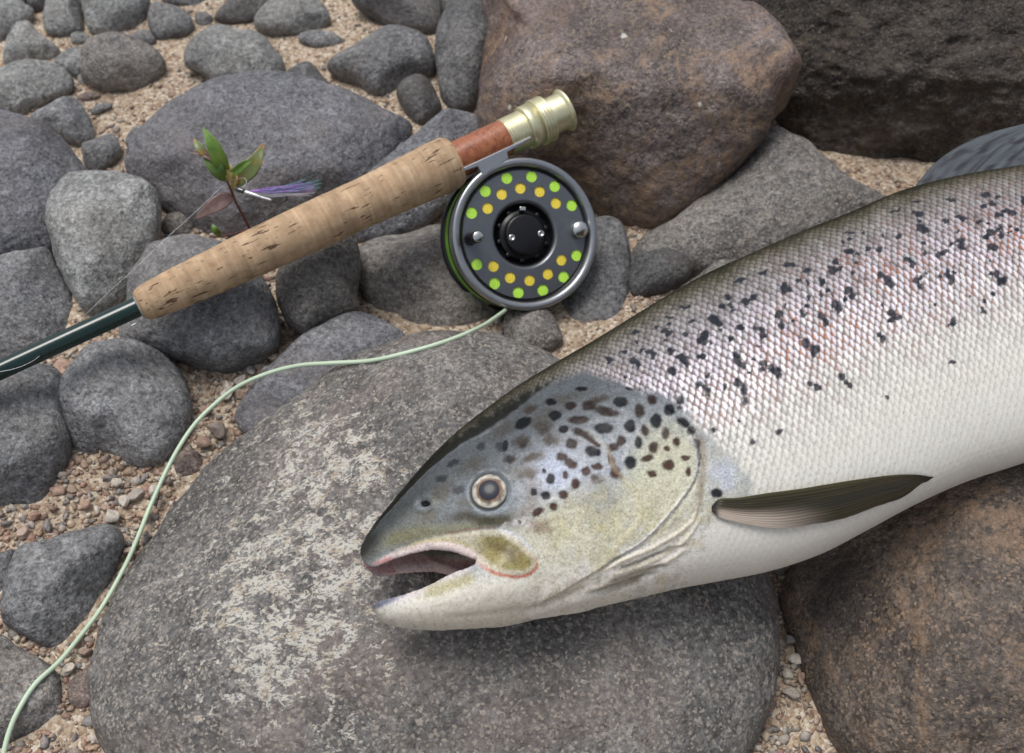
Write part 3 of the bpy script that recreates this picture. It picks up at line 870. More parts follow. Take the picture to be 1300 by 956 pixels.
for dj in (-1, 0, 1, 2):
    j = r0 + dj
    off = (j % 2) * 0.5
    c0 = np.round(U - off).astype(np.int64)
    for di in (-1, 0, 1):
        i = c0 + di
        jx = (_rnd(i, j, j * 0, 3) - 0.5) * 0.20; jy = (_rnd(i, j, j * 0, 4) - 0.5) * 0.20
        cu_ = i + off + jx
        a = U - cu_; bb = (ROWw - j - jy) * 0.80
        d = np.sqrt(a * a + bb * bb) / (RS * (0.94 + 0.12 * _rnd(i, j, j * 0, 5)))
        u = np.where(d < 1, cu_ < bestu, (bestu > 1e8) & (d < best))
        best = np.where(u, d, best); ci = np.where(u, i, ci); cj = np.where(u, j, cj); da = np.where(u, a, da)
        bestu = np.where(u & (d < 1), cu_, bestu)
cell = _rnd(ci, cj, ci * 0, 11); cell2 = _rnd(ci, cj, ci * 0, 12); cell3 = _rnd(ci, cj, ci * 0, 13)

ORD = np.argsort(PX); PXS = PX[ORD]
def near_px(x0, x1, y0, y1):
    k = ORD[np.searchsorted(PXS, x0):np.searchsorted(PXS, x1)]
    y = PY[k]
    return k[(y > y0) & (y < y1)]
def poly_d(poly, sm=0, box=60):
    P = np.asarray(poly, float)
    if sm: P = catmull(P, sm)
    x0, y0 = P.min(0) - box; x1, y1 = P.max(0) + box
    k = near_px(x0, x1, y0, y1)
    d = np.full(nv, 999.0)
    dd = np.full(len(k), 999.0); sd = np.zeros(len(k))
    X, Y = PX[k], PY[k]
    for (ax_, ay_), (bx_, by_) in zip(P[:-1], P[1:]):
        vx, vy = bx_ - ax_, by_ - ay_
        tt = np.clip(((X - ax_) * vx + (Y - ay_) * vy) / (vx * vx + vy * vy + 1e-9), 0, 1)
        q = np.hypot(X - ax_ - tt * vx, Y - ay_ - tt * vy)
        w = q < dd
        dd = np.where(w, q, dd)
        sd = np.where(w, np.sign(vx * (Y - ay_) - vy * (X - ax_)), sd)
    d[k] = dd
    s = np.zeros(nv); s[k] = sd
    return d, s
jn = np.stack([PX, PY, np.zeros(nv)], -1)
WX = fbm(jn / 6.5, 4, 21, 0.6) * 4.2; WY = fbm(jn / 6.5, 4, 22, 0.6) * 4.2
C = np.zeros((nv, 3))
DISP = np.zeros(nv)
GLOSS = np.full(nv, 0.30)
def blend(m, col):
    global C
    C = C * (1 - m[:, None]) + np.asarray(col, float)[None] * m[:, None]
def blob(cx, cy, rx, ry, ang, col, al=1.0, soft=0.35, warp=1.0, only=None):
    mr = max(rx, ry) * 2.2 + 6
    k = near_px(cx - mr, cx + mr, cy - mr, cy + mr)
    if len(k) == 0: return
    c, s = math.cos(R(ang)), math.sin(R(ang))
    x = PX[k] + WX[k] * warp - cx; y = PY[k] + WY[k] * warp - cy
    d = np.hypot((x * c + y * s) / rx, (-x * s + y * c) / ry)
    m = al * (1 - sstep(1 - soft, 1 + soft, d))
    if only is not None: m = m * only[k]
    C[k] = C[k] * (1 - m[:, None]) + np.asarray(col, float)[None] * m[:, None]
def stroke(poly, w, col, al=1.0, soft=0.6, h=0.0, hw=None, sm=40):
    P = catmull(np.asarray(poly, float), sm)
    box = 3 * max(w, hw or 0) + 6
    k = near_px(P[:, 0].min() - box, P[:, 0].max() + box, P[:, 1].min() - box, P[:, 1].max() + box)
    X, Y = PX[k] + 0.35 * WX[k], PY[k] + 0.35 * WY[k]
    dd = np.full(len(k), 999.0); tt_ = np.zeros(len(k))
    for i in range(sm - 1):
        ax_, ay_ = P[i]; vx, vy = P[i + 1] - P[i]
        t_ = np.clip(((X - ax_) * vx + (Y - ay_) * vy) / (vx * vx + vy * vy + 1e-9), 0, 1)
        q = np.hypot(X - ax_ - t_ * vx, Y - ay_ - t_ * vy)
        u_ = q < dd
        dd = np.where(u_, q, dd); tt_ = np.where(u_, (i + t_) / (sm - 1), tt_)
    end = sstep(0, 0.22, tt_) * sstep(1, 0.78, tt_)
    m = al * (1 - sstep(w * (1 - soft), w * (1 + soft), dd)) * (0.15 + 0.85 * end)
    C[k] = C[k] * (1 - m[:, None]) + np.asarray(col, float)[None] * m[:, None]
    if h:
        DISP[k] += h * np.exp(-(dd / (hw or w)) ** 2) * end
# --- trunk colours
v = VR
def grad(x, stops):
    xs = [q[0] for q in stops]
    return np.stack([np.interp(x, xs, [q[1][k] for q in stops]) for k in range(3)], -1)
vv_ = v + 0.05 * fbm(jn / 40.0, 3, 30)
cellc = grad(vv_, [(-1,(0.68,0.67,0.625)),(-0.55,(0.69,0.68,0.615)),(-0.25,(0.67,0.66,0.635)),(0.0,(0.66,0.64,0.68)),(0.25,(0.56,0.535,0.585)),(0.42,(0.42,0.395,0.425)),(0.58,(0.30,0.282,0.288)),(0.72,(0.20,0.188,0.172)),(0.83,(0.105,0.096,0.073)),(0.90,(0.040,0.037,0.025)),(0.945,(0.020,0.022,0.014)),(1,(0.018,0.020,0.013))])
edgec = grad(vv_, [(-1,(0.66,0.65,0.60)),(-0.6,(0.45,0.44,0.39)),(-0.3,(0.27,0.255,0.23)),(-0.1,(0.19,0.13,0.105)),(0.15,(0.105,0.062,0.050)),(0.5,(0.052,0.038,0.030)),(0.74,(0.032,0.026,0.017)),(0.9,(0.016,0.016,0.011)),(1,(0.015,0.015,0.011))])
bamp = np.interp(v, [-1, -0.6, -0.2, 0.2], [0.04, 0.07, 0.28, 0.52])
bright = 1.0 - 0.5 * bamp + bamp * cell
mv = np.exp(-((v - 0.15) / 0.40) ** 2)
tint = np.stack([1 + 0.10 * (cell2 - 0.5) * mv, 1 + 0 * cell, 1 + 0.14 * (cell3 - 0.5) * mv], -1)
sub = 1 - (0.55 * mv + 0.05) * sstep(0.42, 0.02, da)      # dark pigment and painted-in shade under the edge of the scale before
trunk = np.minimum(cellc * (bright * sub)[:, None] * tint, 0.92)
rustn = sstep(-0.15, 0.35, fbm(jn / 34.0, 3, 33))
rust = (sstep(0.25, 0.7, cell3) * (0.35 + 0.65 * rustn) * mv * sstep(0.42, 0.12, da) * sstep(900, 1060, PX + 90 * (v < 0.1)))[:, None]
brn = (sstep(0.15, 0.6, fbm(jn / 17.0, 3, 34)) * np.exp(-((v - 0.38) / 0.28) ** 2) * 0.55)[:, None]
trunk = trunk * (1 - brn) + trunk * np.array([0.50, 0.38, 0.34]) * brn
eg = sstep(0.84, 0.99, best)
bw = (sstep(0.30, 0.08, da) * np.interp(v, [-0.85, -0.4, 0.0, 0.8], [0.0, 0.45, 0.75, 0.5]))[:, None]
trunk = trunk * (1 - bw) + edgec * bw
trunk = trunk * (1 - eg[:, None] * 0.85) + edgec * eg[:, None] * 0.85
trunk = trunk * (1 - 0.85 * rust) + np.array([0.30, 0.115, 0.05]) * 0.85 * rust
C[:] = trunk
scale_amp = np.interp(v, [-1, -0.8, -0.45, 0.7, 0.93, 1], [0.12, 0.45, 0.95, 1.0, 0.45, 0.15])
# trunk spots (position, radius x, radius y, angle)
def z1(L_): return [(850 + a / 2.889, 300 + b_ / 2.889, rx, ry, an) for a, b_, rx, ry, an in L_]
def z2(L_): return [(1050 + a / 3.824, 150 + b_ / 3.824, rx, ry, an) for a, b_, rx, ry, an in L_]
def z3(L_): return [(620 + a / 4., 230 + b_ / 4., rx, ry, an) for a, b_, rx, ry, an in L_]
TS = z1([(215,222,4,3.5,0),(195,258,4,3,0),(280,242,7,5,-20),(308,222,5,4,20),(425,195,8,5.5,10),(505,130,5,3.5,0),(505,168,3.5,3.5,0),(557,168,5,4,40),(598,128,7,6,0),(622,122,4,4,0),(608,100,4,3,0),(658,55,6,4,0),(440,105,9,3,0),(340,135,7,2.5,-15),(260,165,8,2.5,-20),(160,302,6,5,0),(178,318,6,5,40),(110,385,5,5,0),(132,365,5,7,20),(45,445,7,5,30),(62,462,4,7,0),(5,425,4,5,0),(8,495,6,6,0),(225,375,4.5,4.5,0),(262,335,4.5,4,0),(325,342,7,4,10),(342,358,4,7,10),(400,290,5,6,20),(408,325,5,7,-10),(490,285,4,6,-30),(560,295,7,5,20),(572,315,4,6,0),(605,250,6,6,0),(618,268,5,6,30),(655,200,6,5,0),(672,218,5,6,0),(505,228,3,3,0),(557,218,4,3,0),(775,145,5,6,0),(800,158,5,5,0),(808,178,6,5,20),(875,90,6,3.5,20),(888,105,4,5,0),(905,162,5,4,20),(915,182,4,6,0),(985,72,4,6,0),(1003,62,5,5,0),(1065,18,7,4,0),(1070,40,6,5,0),(1185,42,7,4.5,30),(1020,140,4,6,0),(1032,160,4,7,-20),(1200,140,5,6,-40),(1225,160,6,6,0),(1212,165,4,5,0),(810,280,5,5,0),(828,295,7,4,20),(818,310,4,5,0),(1150,275,3,5,0),(1038,318,4,7,0),(1030,322,4,2,0),(770,365,6,3,20),(782,380,3,5,0),(500,390,6,6,20),(522,410,4,5,0),(538,418,5,7,10),(528,432,4,5,0),(345,468,5,5,30),(370,485,5,5,30),(400,508,5,8,0),(385,495,5,5,0),(245,440,4,7,-20),(268,480,5,5,20),(250,540,5,6,0),(270,565,5,8,0),(275,605,4,7,0),(515,540,5,4,20),(540,556,5,5,30),(628,518,4,5,0),(645,535,4,4,0),(660,545,4,4.5,0),(108,545,5,4,20),(130,555,4,5,0),(140,572,3.5,6,0),(38,605,6,6,0),(122,440,4,4,0),(797,592,3,4,0),(398,718,4,5,20),(305,755,3,4.5,0),(145,505,3,3,0),(205,555,3,5,0),(1035,460,4,3,0)])
TS += z2([(600,400,7,3,0),(770,375,8,3,0),(760,435,4,2.5,0),(805,422,5,3,0),(830,473,6,4,10),(875,450,5,4,0),(900,462,5,3.5,0),(575,502,5.5,4,0),(645,485,6,3,20),(665,492,4,3.5,0),(455,535,6,5,0),(475,545,5,4,0),(440,468,7,4,0),(435,405,6,2,0),(920,545,4,3,0),(795,556,6,4,0),(828,545,4,4,0),(845,570,3.5,5,0),(110,560,7,2,0),(110,650,7,3.5,0),(255,640,4,5,0),(345,570,4,4,0),(335,450,8,2,-10),(950,400,4,6,0)])
TS += z3([(615,905,6,4,20),(745,918,6,4,20),(755,940,3,5,0),(690,867,3.5,2.5,0),(818,868,5,4,0),(838,890,4,5,0),(750,820,4,2.5,0),(895,762,5,4,0),(918,775,5,4,0),(925,862,4,4.5,0),(970,895,4,3,0),(995,900,5,5,0),(1000,920,4,4,0),(1090,890,4,5,0),(1072,815,5,5,0),(1100,795,5,5,0),(1095,825,4,4,0),(1150,705,7,5,20),(1180,735,3,3,0),(1225,590,4,4,0),(1190,635,4,3.5,0),(1235,640,3,2.5,0),(1280,740,4,5,0),(1235,800,4,4,0),(1260,900,5,7,-20),(1275,930,4,5,0),(925,692,4,2,0),(1000,640,9,2.6,-15),(750,770,7,2.4,-20),(935,970,4,5,0)])
rs = np.random.RandomState(31)
for k in range(54):                                  # smaller spots strewn between the large ones
    cx = rs.uniform(745, 1310); f = rs.uniform(0.22, 0.50) if cx > 950 else rs.uniform(0.22, 0.62)
    tp = np.interp(cx, [700, 745, 790, 840, 890, 950, 1010, 1070, 1130, 1200, 1300], [473, 447, 419, 388, 360, 333, 307, 283, 257, 238, 222])
    cy = tp + f * 320
    if cy > 480 + 0.35 * (cx - 850) and cx < 900: continue
    r_ = rs.uniform(1.5, 2.8); an = rs.uniform(0, 90)
    TS.append((cx, cy, r_ * 1.5, r_ * 0.8, an)); TS.append((cx, cy, r_ * 0.8, r_ * 1.4, an + rs.uniform(-20, 20)))
rs = np.random.RandomState(12)
for k in range(46):                                  # small spots close under the back
    cx = rs.uniform(700, 1300); f = rs.uniform(0.05, 0.30)
    tp = np.interp(cx, [700, 745, 790, 840, 890, 950, 1010, 1070, 1130, 1200, 1300], [473, 447, 419, 388, 360, 333, 307, 283, 257, 238, 222])
    TS.append((cx, tp + 8 + f * 230, rs.uniform(2.5, 4.5), rs.uniform(1.8, 3.2), rs.uniform(-30, 10)))
for (cx, cy, rx, ry, an) in TS:
    blob(cx, cy, rx * 1.0, ry * 0.98, an, (0.018, 0.021, 0.030), 0.93, 0.22, 0.9)
rs = np.random.RandomState(4)
for k in range(70):                                  # the spots go on along the flank beyond
    cx = rs.uniform(1310, 1760); f = rs.uniform(0.06, 0.55)
    tp = np.interp(cx, [1280, 1450, 1770], [222, 203, 202]); bt = np.interp(cx, [1300, 1440, 1580, 1812], [584, 530, 450, 316])
    for q in range(3):
        blob(cx + rs.normal(0, 3), tp + f * (bt - tp) + rs.normal(0, 3), rs.uniform(3, 7), rs.uniform(3, 6), rs.uniform(0, 90), (0.022, 0.026, 0.036), 0.95, 0.2, 0.6)

# --- head
HB = [(560,560),(640,508),(700,480),(740,471),(785,481),(815,493),(850,502),(872,520),(893,545),(925,572),(948,598),(958,625),(935,650),(905,690),(885,725),(880,770)]
d, s = poly_d(HB, 80, 400)
hd = np.where((PX < 700), d, np.where(s > 0, d, -d))
ax_t = (PX < 560)
headside = np.where(s > 0, d, -d)
headside[PX < 520] = 200
HM = sstep(-4, 10, headside + 2 * WX)
SCALE_ON = 1 - sstep(-9, 6, headside + 2.5 * WX)
keep = C.copy()
C[:] = (0.27, 0.305, 0.335)
mott = fbm(jn / 26.0, 4, 41)
C *= (1 + 0.18 * mott)[:, None]
blob(600,600,90,50,-40,(0.21,0.235,0.255),0.8,0.9,0)
blob(520,665,70,26,-45,(0.17,0.18,0.165),0.85,0.8,1)
blob(700,545,110,34,-28,(0.27,0.305,0.34),0.8,0.8,0)
blob(745,625,75,52,-20,(0.50,0.53,0.62),0.85,0.8,1)
blob(707,592,24,26,0,(0.56,0.63,0.80),0.8,0.8,1)
blob(800,560,80,50,10,(0.35,0.385,0.42),0.8,0.8,1)
blob(850,590,42,50,0,(0.62,0.60,0.43),0.85,0.6,2)
blob(835,625,50,40,-30,(0.58,0.58,0.44),0.8,0.7,2)
blob(755,665,95,40,-10,(0.56,0.53,0.34),0.92,0.7,2)
blob(700,705,70,38,-12,(0.60,0.58,0.47),0.9,0.8,2)
blob(850,660,40,50,30,(0.56,0.54,0.42),0.8,0.7,2)
blob(640,765,180,34,-6,(0.74,0.71,0.62),0.97,0.5,1)
blob(780,735,110,32,-16,(0.70,0.68,0.62),0.95,0.6,1)
blob(875,715,75,34,-12,(0.74,0.72,0.68),0.95,0.6,1)
blob(920,620,32,70,0,(0.50,0.50,0.44),0.85,0.6,2)
blob(935,690,50,42,-10,(0.74,0.72,0.68),0.9,0.6,1)
blob(918,605,18,20,0,(0.50,0.53,0.62),0.8,0.8,2)
blob(700,762,30,7,-18,(0.50,0.42,0.34),0.55,0.9,2)
blob(720,745,24,6,-35,(0.42,0.37,0.30),0.5,0.9,2)
blob(760,640,20,22,0,(0.30,0.31,0.29),0.55,0.9,4)
blob(775,630,14,16,0,(0.25,0.26,0.26),0.5,0.9,4)
ck = sstep(640, 720, PX) * sstep(585, 650, PY) * sstep(785, 735, PY)
blend(sstep(0.05, 0.5, fbm(jn / 15.0, 4, 43)) * 0.45 * ck, (0.44, 0.40, 0.20))
blend(sstep(0.05, 0.5, fbm(jn / 19.0, 4, 44)) * 0.40 * ck, (0.56, 0.55, 0.53))
blend(sstep(0.20, 0.55, fbm(jn / 11.0, 4, 45)) * 0.40 * ck, (0.28, 0.25, 0.17))
gfx = sstep(0.0, 0.5, fbm(jn / 5.0, 4, 42)) * 0.30
blend(gfx * sstep(560, 700, PX) * sstep(600, 660, PY), (0.36, 0.36, 0.27))
# olive along the upper jaw, pale lips
stroke([(468,700),(500,684),(535,677),(575,672),(612,665),(640,655)],9,(0.20,0.18,0.055),0.6,0.9)
stroke([(600,660),(640,662),(665,668)],5,(0.10,0.085,0.04),0.6,0.9)
stroke([(640,662),(665,664),(690,672)],4,(0.66,0.62,0.60),0.7,0.7)
# maxilla: olive plate with a pale rim and a red lower edge
MX = [(540,687),(565,680),(600,675),(630,673),(656,684),(676,703),(682,718),(668,729),(642,730),(618,722),(600,710),(575,699),(552,694)]
mxp = catmull(np.array(MX), 60, True)
inm = inside(mxp, PX, PY)
dm, _ = poly_d(np.vstack([mxp, mxp[:1]]), 0, 40)
sdm = np.where(inm, dm, -dm)
face = sstep(-0.25, 0.25, NR[:, 2] * np.sign(L[:, 2]))
blend(sstep(-3, 2.5, sdm + 0.5 * WX) * 0.8, (0.54,0.49,0.36))
blend(sstep(3.0, 10, sdm + 1.0 * WX) * 0.85 * sstep(590, 625, PX), (0.22,0.185,0.05))
blob(644,700,24,7,28,(0.085,0.060,0.02),0.75,0.7,1.5)
blob(664,714,10,6,40,(0.30,0.24,0.09),0.5,0.8,1.5)
stroke([(556,678),(600,672),(635,669)],1.8,(0.16,0.07,0.05),0.6,0.7)
DISP += 0.0008 * sstep(-4, 5, sdm)
stroke([(604,713),(620,724),(642,731),(666,731),(681,720),(679,706)],2.0,(0.52,0.16,0.10),0.85,0.6)
stroke([(630,670),(658,682),(679,702)],3.0,(0.55,0.56,0.60),0.7,0.7)
stroke([(470,722),(490,713),(515,702),(545,694),(575,695),(600,706),(620,720)],7.0,(0.68,0.585,0.56),0.95,0.35,h=0.0007,hw=6)
stroke([(474,716),(486,712),(500,706)],2.2,(0.50,0.20,0.19),0.7,0.8)
stroke([(505,700),(540,687),(580,687),(605,698)],2.5,(0.46,0.40,0.20),0.6,0.8)
# lower jaw
stroke([(474,768),(505,758),(545,743),(580,726),(604,714)],7,(0.62,0.57,0.57),0.9,0.5,h=0.0006,hw=6)
stroke([(470,768),(480,766),(505,757),(520,752)],4,(0.15,0.17,0.23),0.8,0.8)
stroke([(530,757),(560,747),(590,737),(605,733)],7,(0.36,0.32,0.13),0.7,0.9)
blob(473,769,9,7,-15,(0.05,0.06,0.085),0.9,0.6,1)
blob(487,766,12,4,-15,(0.10,0.12,0.17),0.8,0.8,1)
blob(480,782,8,8,0,(0.36,0.33,0.25),0.5,0.8,1)
# snout
blob(466,696,14,20,20,(0.085,0.085,0.07),0.85,0.6,1)
blob(474,690,10,18,20,(0.12,0.125,0.115),0.6,0.8,1)
# nostril
blob(536,640,11,7,-20,(0.30,0.33,0.37),0.8,0.5,0.5)
blob(540,639,6.5,4.2,0,(0.006,0.006,0.007),1,0.2,0.4)
DISP -= 0.0016 * np.exp(-((PX - 540) / 6.0) ** 2 - ((PY - 639) / 4.5) ** 2)
DISP += 0.0007 * np.exp(-((np.hypot((PX - 538), (PY - 639) * 1.3) - 11) / 4.0) ** 2)
# around the eye
EYX, EYY = 622, 625
er = np.hypot(PX - EYX, PY - EYY)
blob(EYX,EYY,36,35,0,(0.22,0.25,0.28),0.7,0.4,0.5)
blob(EYX,EYY,28,28,0,(0.27,0.31,0.335),0.8,0.2,0.3)
stroke([(672,600),(676,622),(672,645),(655,662)],9,(0.20,0.16,0.155),0.55,0.9)
stroke([(556,664),(590,655),(615,662),(640,660),(662,652)],6.5,(0.06,0.05,0.028),0.85,0.8)
for q in [(652,664,5,4),(666,661,7,5),(640,667,4,3),(678,664,5,4)]: blob(q[0], q[1], q[2], q[3], 0, (0.56,0.56,0.56), 0.55, 0.5, 1.2)
blob(660,663,3,3,0,(0.03,0.02,0.02),0.8,0.4,0.5)
blob(687,670,14,8,20,(0.20,0.13,0.07),0.7,0.7,2)
DISP += 0.0005 * np.exp(-((er - 29) / 5.0) ** 2) - 0.0022 * (1 - sstep(18, 27, er))
# spots on the head
def hz(L_): return [(640 + q[0] / 3.984, 460 + q[1] / 3.984, q[2] / 3.984, q[3] / 3.984, (q[4] if len(q) > 4 else 0)) for q in L_]
BR = hz([(335,220,32,20),(430,220,35,25),(520,250,70,24,12),(375,292,55,22,-5),(685,245,28,38),(750,190,28,26),(712,345,20,35,-15),(400,362,65,20,25),(342,412,32,27),(590,400,24,32,30),(550,432,30,22),(755,430,24,32,10),(725,487,34,18,-20),(825,437,18,16),(872,402,20,27),(830,520,30,27),(915,487,25,15),(747,565,28,17,20),(290,477,32,22,25),(338,512,36,24,30),(308,572,18,22),(415,552,24,24),(473,527,33,17,5),(362,613,24,28),(300,667,25,22),(540,500,14,40,-15),(560,560,26,32),(250,730,22,25),(170,755,35,20,-30),(930,555,15,25),(455,405,40,14,35)])
FA = hz([(150,480,60,22,-20),(90,410,45,32),(240,395,45,28),(200,335,42,34),(130,235,45,20,-20),(470,190,60,18,-15),(130,560,40,30),(35,490,30,20),(470,590,30,25)])
DK = hz([(517,60,32,20),(392,135,28,12),(640,128,26,13),(680,126,20,15),(237,200,28,18),(257,270,28,23),(97,308,45,25,-30),(590,200,35,25),(503,333,47,28),(637,325,28,30),(768,298,28,35),(835,240,28,30),(890,205,22,30),(680,408,20,32),(640,508,30,32),(440,450,28,26),(472,456,18,16),(235,588,24,26),(150,655,18,20),(210,672,26,20,30),(200,550,12,12),(763,95,13,12),(800,93,17,15),(1075,662,27,22),(300,340,22,18),(5,425,14,25),(905,305,36,24,25),(945,345,20,24,40),(975,415,18,30),(985,480,10,45)])
for q in FA: blob(*q, (0.095,0.066,0.042), 0.85, 0.6, 1.0)
for q in [(560,625,16,8,-40),(600,590,18,10,-30),(640,545,20,8,-30),(590,640,10,8,0),(690,530,22,8,-20),(720,505,26,7,-15),(655,600,12,9,0),(545,655,14,6,-30)]: blob(*q, (0.13,0.105,0.06), 0.55, 0.8, 1.6)
for q in BR: blob(*q, (0.036,0.016,0.012), 0.94, 0.30, 0.55)
for q in BR[12:]: blob(q[0], q[1], q[2] * 0.5, q[3] * 0.5, q[4], (0.12,0.042,0.022), 0.45, 0.8, 0.8)
blob(815 / 3.984 + 640, 360 / 3.984 + 460, 5, 8, 0, (0.06,0.04,0.035), 0.9, 0.3, 0.5)
for q in DK: blob(q[0], q[1], q[2] * 1.08, q[3] * 1.08, q[4], (0.010,0.012,0.019), 0.97, 0.24, 0.5)
for q in [(583,622,8,5),(611,566,6,5),(637,567,7,6.5),(575,588,8,4),(560,608,7,4),(650,520,7,3),(665,566,5,4),(648,583,8,4)]:
    blob(q[0], q[1], q[2], q[3], -20, (0.05,0.05,0.055), 0.75, 0.45, 0.8)
# bones and folds of the gill cover
stroke([(745,548),(770,568),(780,595),(791,606),(803,622),(812,640),(810,664),(785,691),(764,716),(730,745),(698,761)],2.6,(0.60,0.55,0.36),0.6,0.7,h=0.0004,hw=4)
stroke([(770,568),(782,598),(792,610)],3.5,(0.13,0.055,0.03),0.6,0.7)
GE = [(858,528),(876,546),(884,568),(887,592),(878,616),(858,643),(836,668),(812,690),(785,706),(750,728),(710,752),(670,773)]
d, s = poly_d(GE, 80, 90)
DISP += np.where(s > 0, 0.0010 * np.exp(-d / 22.0), -0.0010 * np.exp(-(d / 5.0) ** 2))     # the cover stands proud, then a step down
stroke([(876,550),(883,568),(886,592),(878,615)],3,(0.60,0.58,0.58),0.6,0.8)
stroke([(880,612),(858,643),(836,668),(812,690),(785,706)],2.4,(0.78,0.76,0.75),0.8,0.6,h=0.0006,hw=3)
stroke([(882,545),(892,565),(893,600),(890,625),(884,650),(876,662)],4.0,(0.20,0.13,0.08),0.55,0.8,h=-0.0008,hw=5)
for pts in ([(887,621),(881,656),(861,676),(822,698),(784,714),(740,740)], [(893,650),(872,682),(840,706),(800,722),(765,735)], [(880,690),(850,710),(815,726),(776,738),(740,752)]):
    stroke(pts,2.2,(0.70,0.65,0.54),0.85,0.6,h=0.0010,hw=3.0)
for pts in ([(868,690),(842,702),(806,717),(780,727)], [(850,716),(826,722),(796,732),(760,743)], [(840,724),(810,734),(776,746),(740,757)], [(820,735),(790,746),(750,758)]):
    stroke(pts,3.0,(0.17,0.155,0.115),0.75,0.9,h=-0.0013,hw=3.2)
stroke([(640,792),(690,776),(740,760),(790,748)],3,(0.72,0.70,0.66),0.6,0.8,h=0.0008,hw=5)
stroke([(620,783),(670,772),(720,756),(755,738)],2.5,(0.45,0.40,0.34),0.4,0.9,h=-0.0009,hw=4)
stroke([(560,784),(620,779),(680,765)],2.0,(0.50,0.46,0.40),0.35,0.9,h=-0.0006,hw=4)
# mucus sheen: bare wet crown of the head
top = sstep(0.60, 0.65, v + 0.02 * fbm(jn / 14.0, 3, 51) - 0.12 * sstep(620, 760, PX)) * (1 - sstep(690, 790, PX)) * sstep(458, 490, PX)
blend(top * 0.93, (0.032, 0.034, 0.024))
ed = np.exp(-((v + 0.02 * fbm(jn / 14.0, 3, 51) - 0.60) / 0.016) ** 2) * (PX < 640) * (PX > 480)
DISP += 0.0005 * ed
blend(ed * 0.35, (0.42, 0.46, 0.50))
fine = 1 + 0.10 * fbm(jn / 2.6, 3, 61)
C *= fine[:, None]
dkk = fbm(jn / 4.0, 4, 62); C *= (1 - 0.14 * sstep(0.05, 0.55, dkk))[:, None]
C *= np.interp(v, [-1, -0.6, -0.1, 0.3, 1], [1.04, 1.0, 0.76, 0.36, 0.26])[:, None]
C *= (1 - 0.30 * sstep(580, 480, PX) * sstep(-0.3, 0.2, v))[:, None]
C[:] = keep * (1 - HM[:, None]) + C * HM[:, None]
# inside of the mouth
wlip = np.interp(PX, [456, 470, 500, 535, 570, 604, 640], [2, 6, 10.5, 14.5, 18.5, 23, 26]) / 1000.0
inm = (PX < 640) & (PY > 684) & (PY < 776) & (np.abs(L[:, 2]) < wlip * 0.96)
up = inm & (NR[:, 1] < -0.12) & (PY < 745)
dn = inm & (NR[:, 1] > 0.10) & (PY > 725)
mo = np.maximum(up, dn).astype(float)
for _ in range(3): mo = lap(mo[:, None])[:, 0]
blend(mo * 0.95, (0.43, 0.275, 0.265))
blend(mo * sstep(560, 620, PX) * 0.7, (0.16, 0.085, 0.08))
DISP += mo * 0.0004 * fbm(jn / 8.0, 2, 77)
# relief of the scales
dome = 0.00016 * (1 - np.clip(best, 0, 1) ** 2) + np.clip(da, -0.3, 0.75) * 0.00085
DISP += dome * scale_amp * SCALE_ON
DISP += 0.00022 * fbm(jn / 7.0, 3, 71) * HM
L2 = L + NR * DISP[:, None]
set_co(L2)
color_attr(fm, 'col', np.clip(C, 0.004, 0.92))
silver = SCALE_ON * np.interp(v, [-1, -0.5, 0, 0.6, 0.9, 1], [0.0, 0.03, 0.12, 0.14, 0.08, 0.0]) * sstep(0.05, 0.3, C.mean(1)) * (1 - 0.5 * eg)
float_attr(fm, 'silver', silver)
float_attr(fm, 'gloss', np.clip(0.24 * (1 - 0.85 * sstep(0.62, 0.85, v)) * (0.35 + 0.65 * sstep(0.02, 0.14, C.mean(1))), 0.02, 1))
float_attr(fm, 'wet', np.clip(HM * 0.75 + 0.25 + 0.3 * mo, 0, 1))
fmat, nt, bs = new_mat('fish_skin')
a1 = nt.nodes.new('ShaderNodeAttribute'); a1.attribute_name = 'col'
a2 = nt.nodes.new('ShaderNodeAttribute'); a2.attribute_name = 'silver'
a3 = nt.nodes.new('ShaderNodeAttribute'); a3.attribute_name = 'wet'
tc0 = nt.nodes.new('ShaderNodeTexCoord').outputs['Object']
f1 = ramp(nt, noise(nt, tc0, 900.0, 4, 0.7), [(0.28, (0.26,) * 3), (0.5, (0.5,) * 3), (0.72, (0.74,) * 3)])
vq = nd(nt, 'ShaderNodeTexVoronoi', Scale=1500.0); nt.links.new(tc0, vq.inputs['Vector'])
pep = ramp(nt, nd(nt, 'ShaderNodeSeparateColor', Color=vq.outputs['Color']).outputs[0], [(0.80, (0.5,) * 3), (0.90, (0.30,) * 3)])
cc_ = mix(nt, math_(nt, 'MULTIPLY', a3.outputs['Fac'], 0.75), a1.outputs['Color'], f1, 'OVERLAY')
cc_ = mix(nt, math_(nt, 'MULTIPLY', a3.outputs['Fac'], 0.6), cc_, pep, 'OVERLAY')
nt.links.new(cc_, bs.inputs['Base Color'])
nt.links.new(a2.outputs['Fac'], bs.inputs['Metallic'])
tc = nt.nodes.new('ShaderNodeTexCoord').outputs['Object']
nt.links.new(ramp(nt, noise(nt, tc, 350.0, 4), [(0.3, 0.30), (0.7, 0.50)]), bs.inputs['Roughness'])
a4 = nt.nodes.new('ShaderNodeAttribute'); a4.attribute_name = 'gloss'
nt.links.new(math_(nt, 'MULTIPLY', a4.outputs['Fac'], 0.35), bs.inputs['Coat Weight'])
nt.links.new(a4.outputs['Fac'], bs.inputs['Specular IOR Level'])
bs.inputs['Coat Roughness'].default_value = 0.12
bs.inputs['Subsurface Weight'].default_value = 0.06
bs.inputs['Subsurface Radius'].default_value = (0.004, 0.0025, 0.002)
bs.inputs['Subsurface Scale'].default_value = 0.5
bump(nt, bs, noise(nt, tc, 1200.0, 3), 0.12, 0.0004)
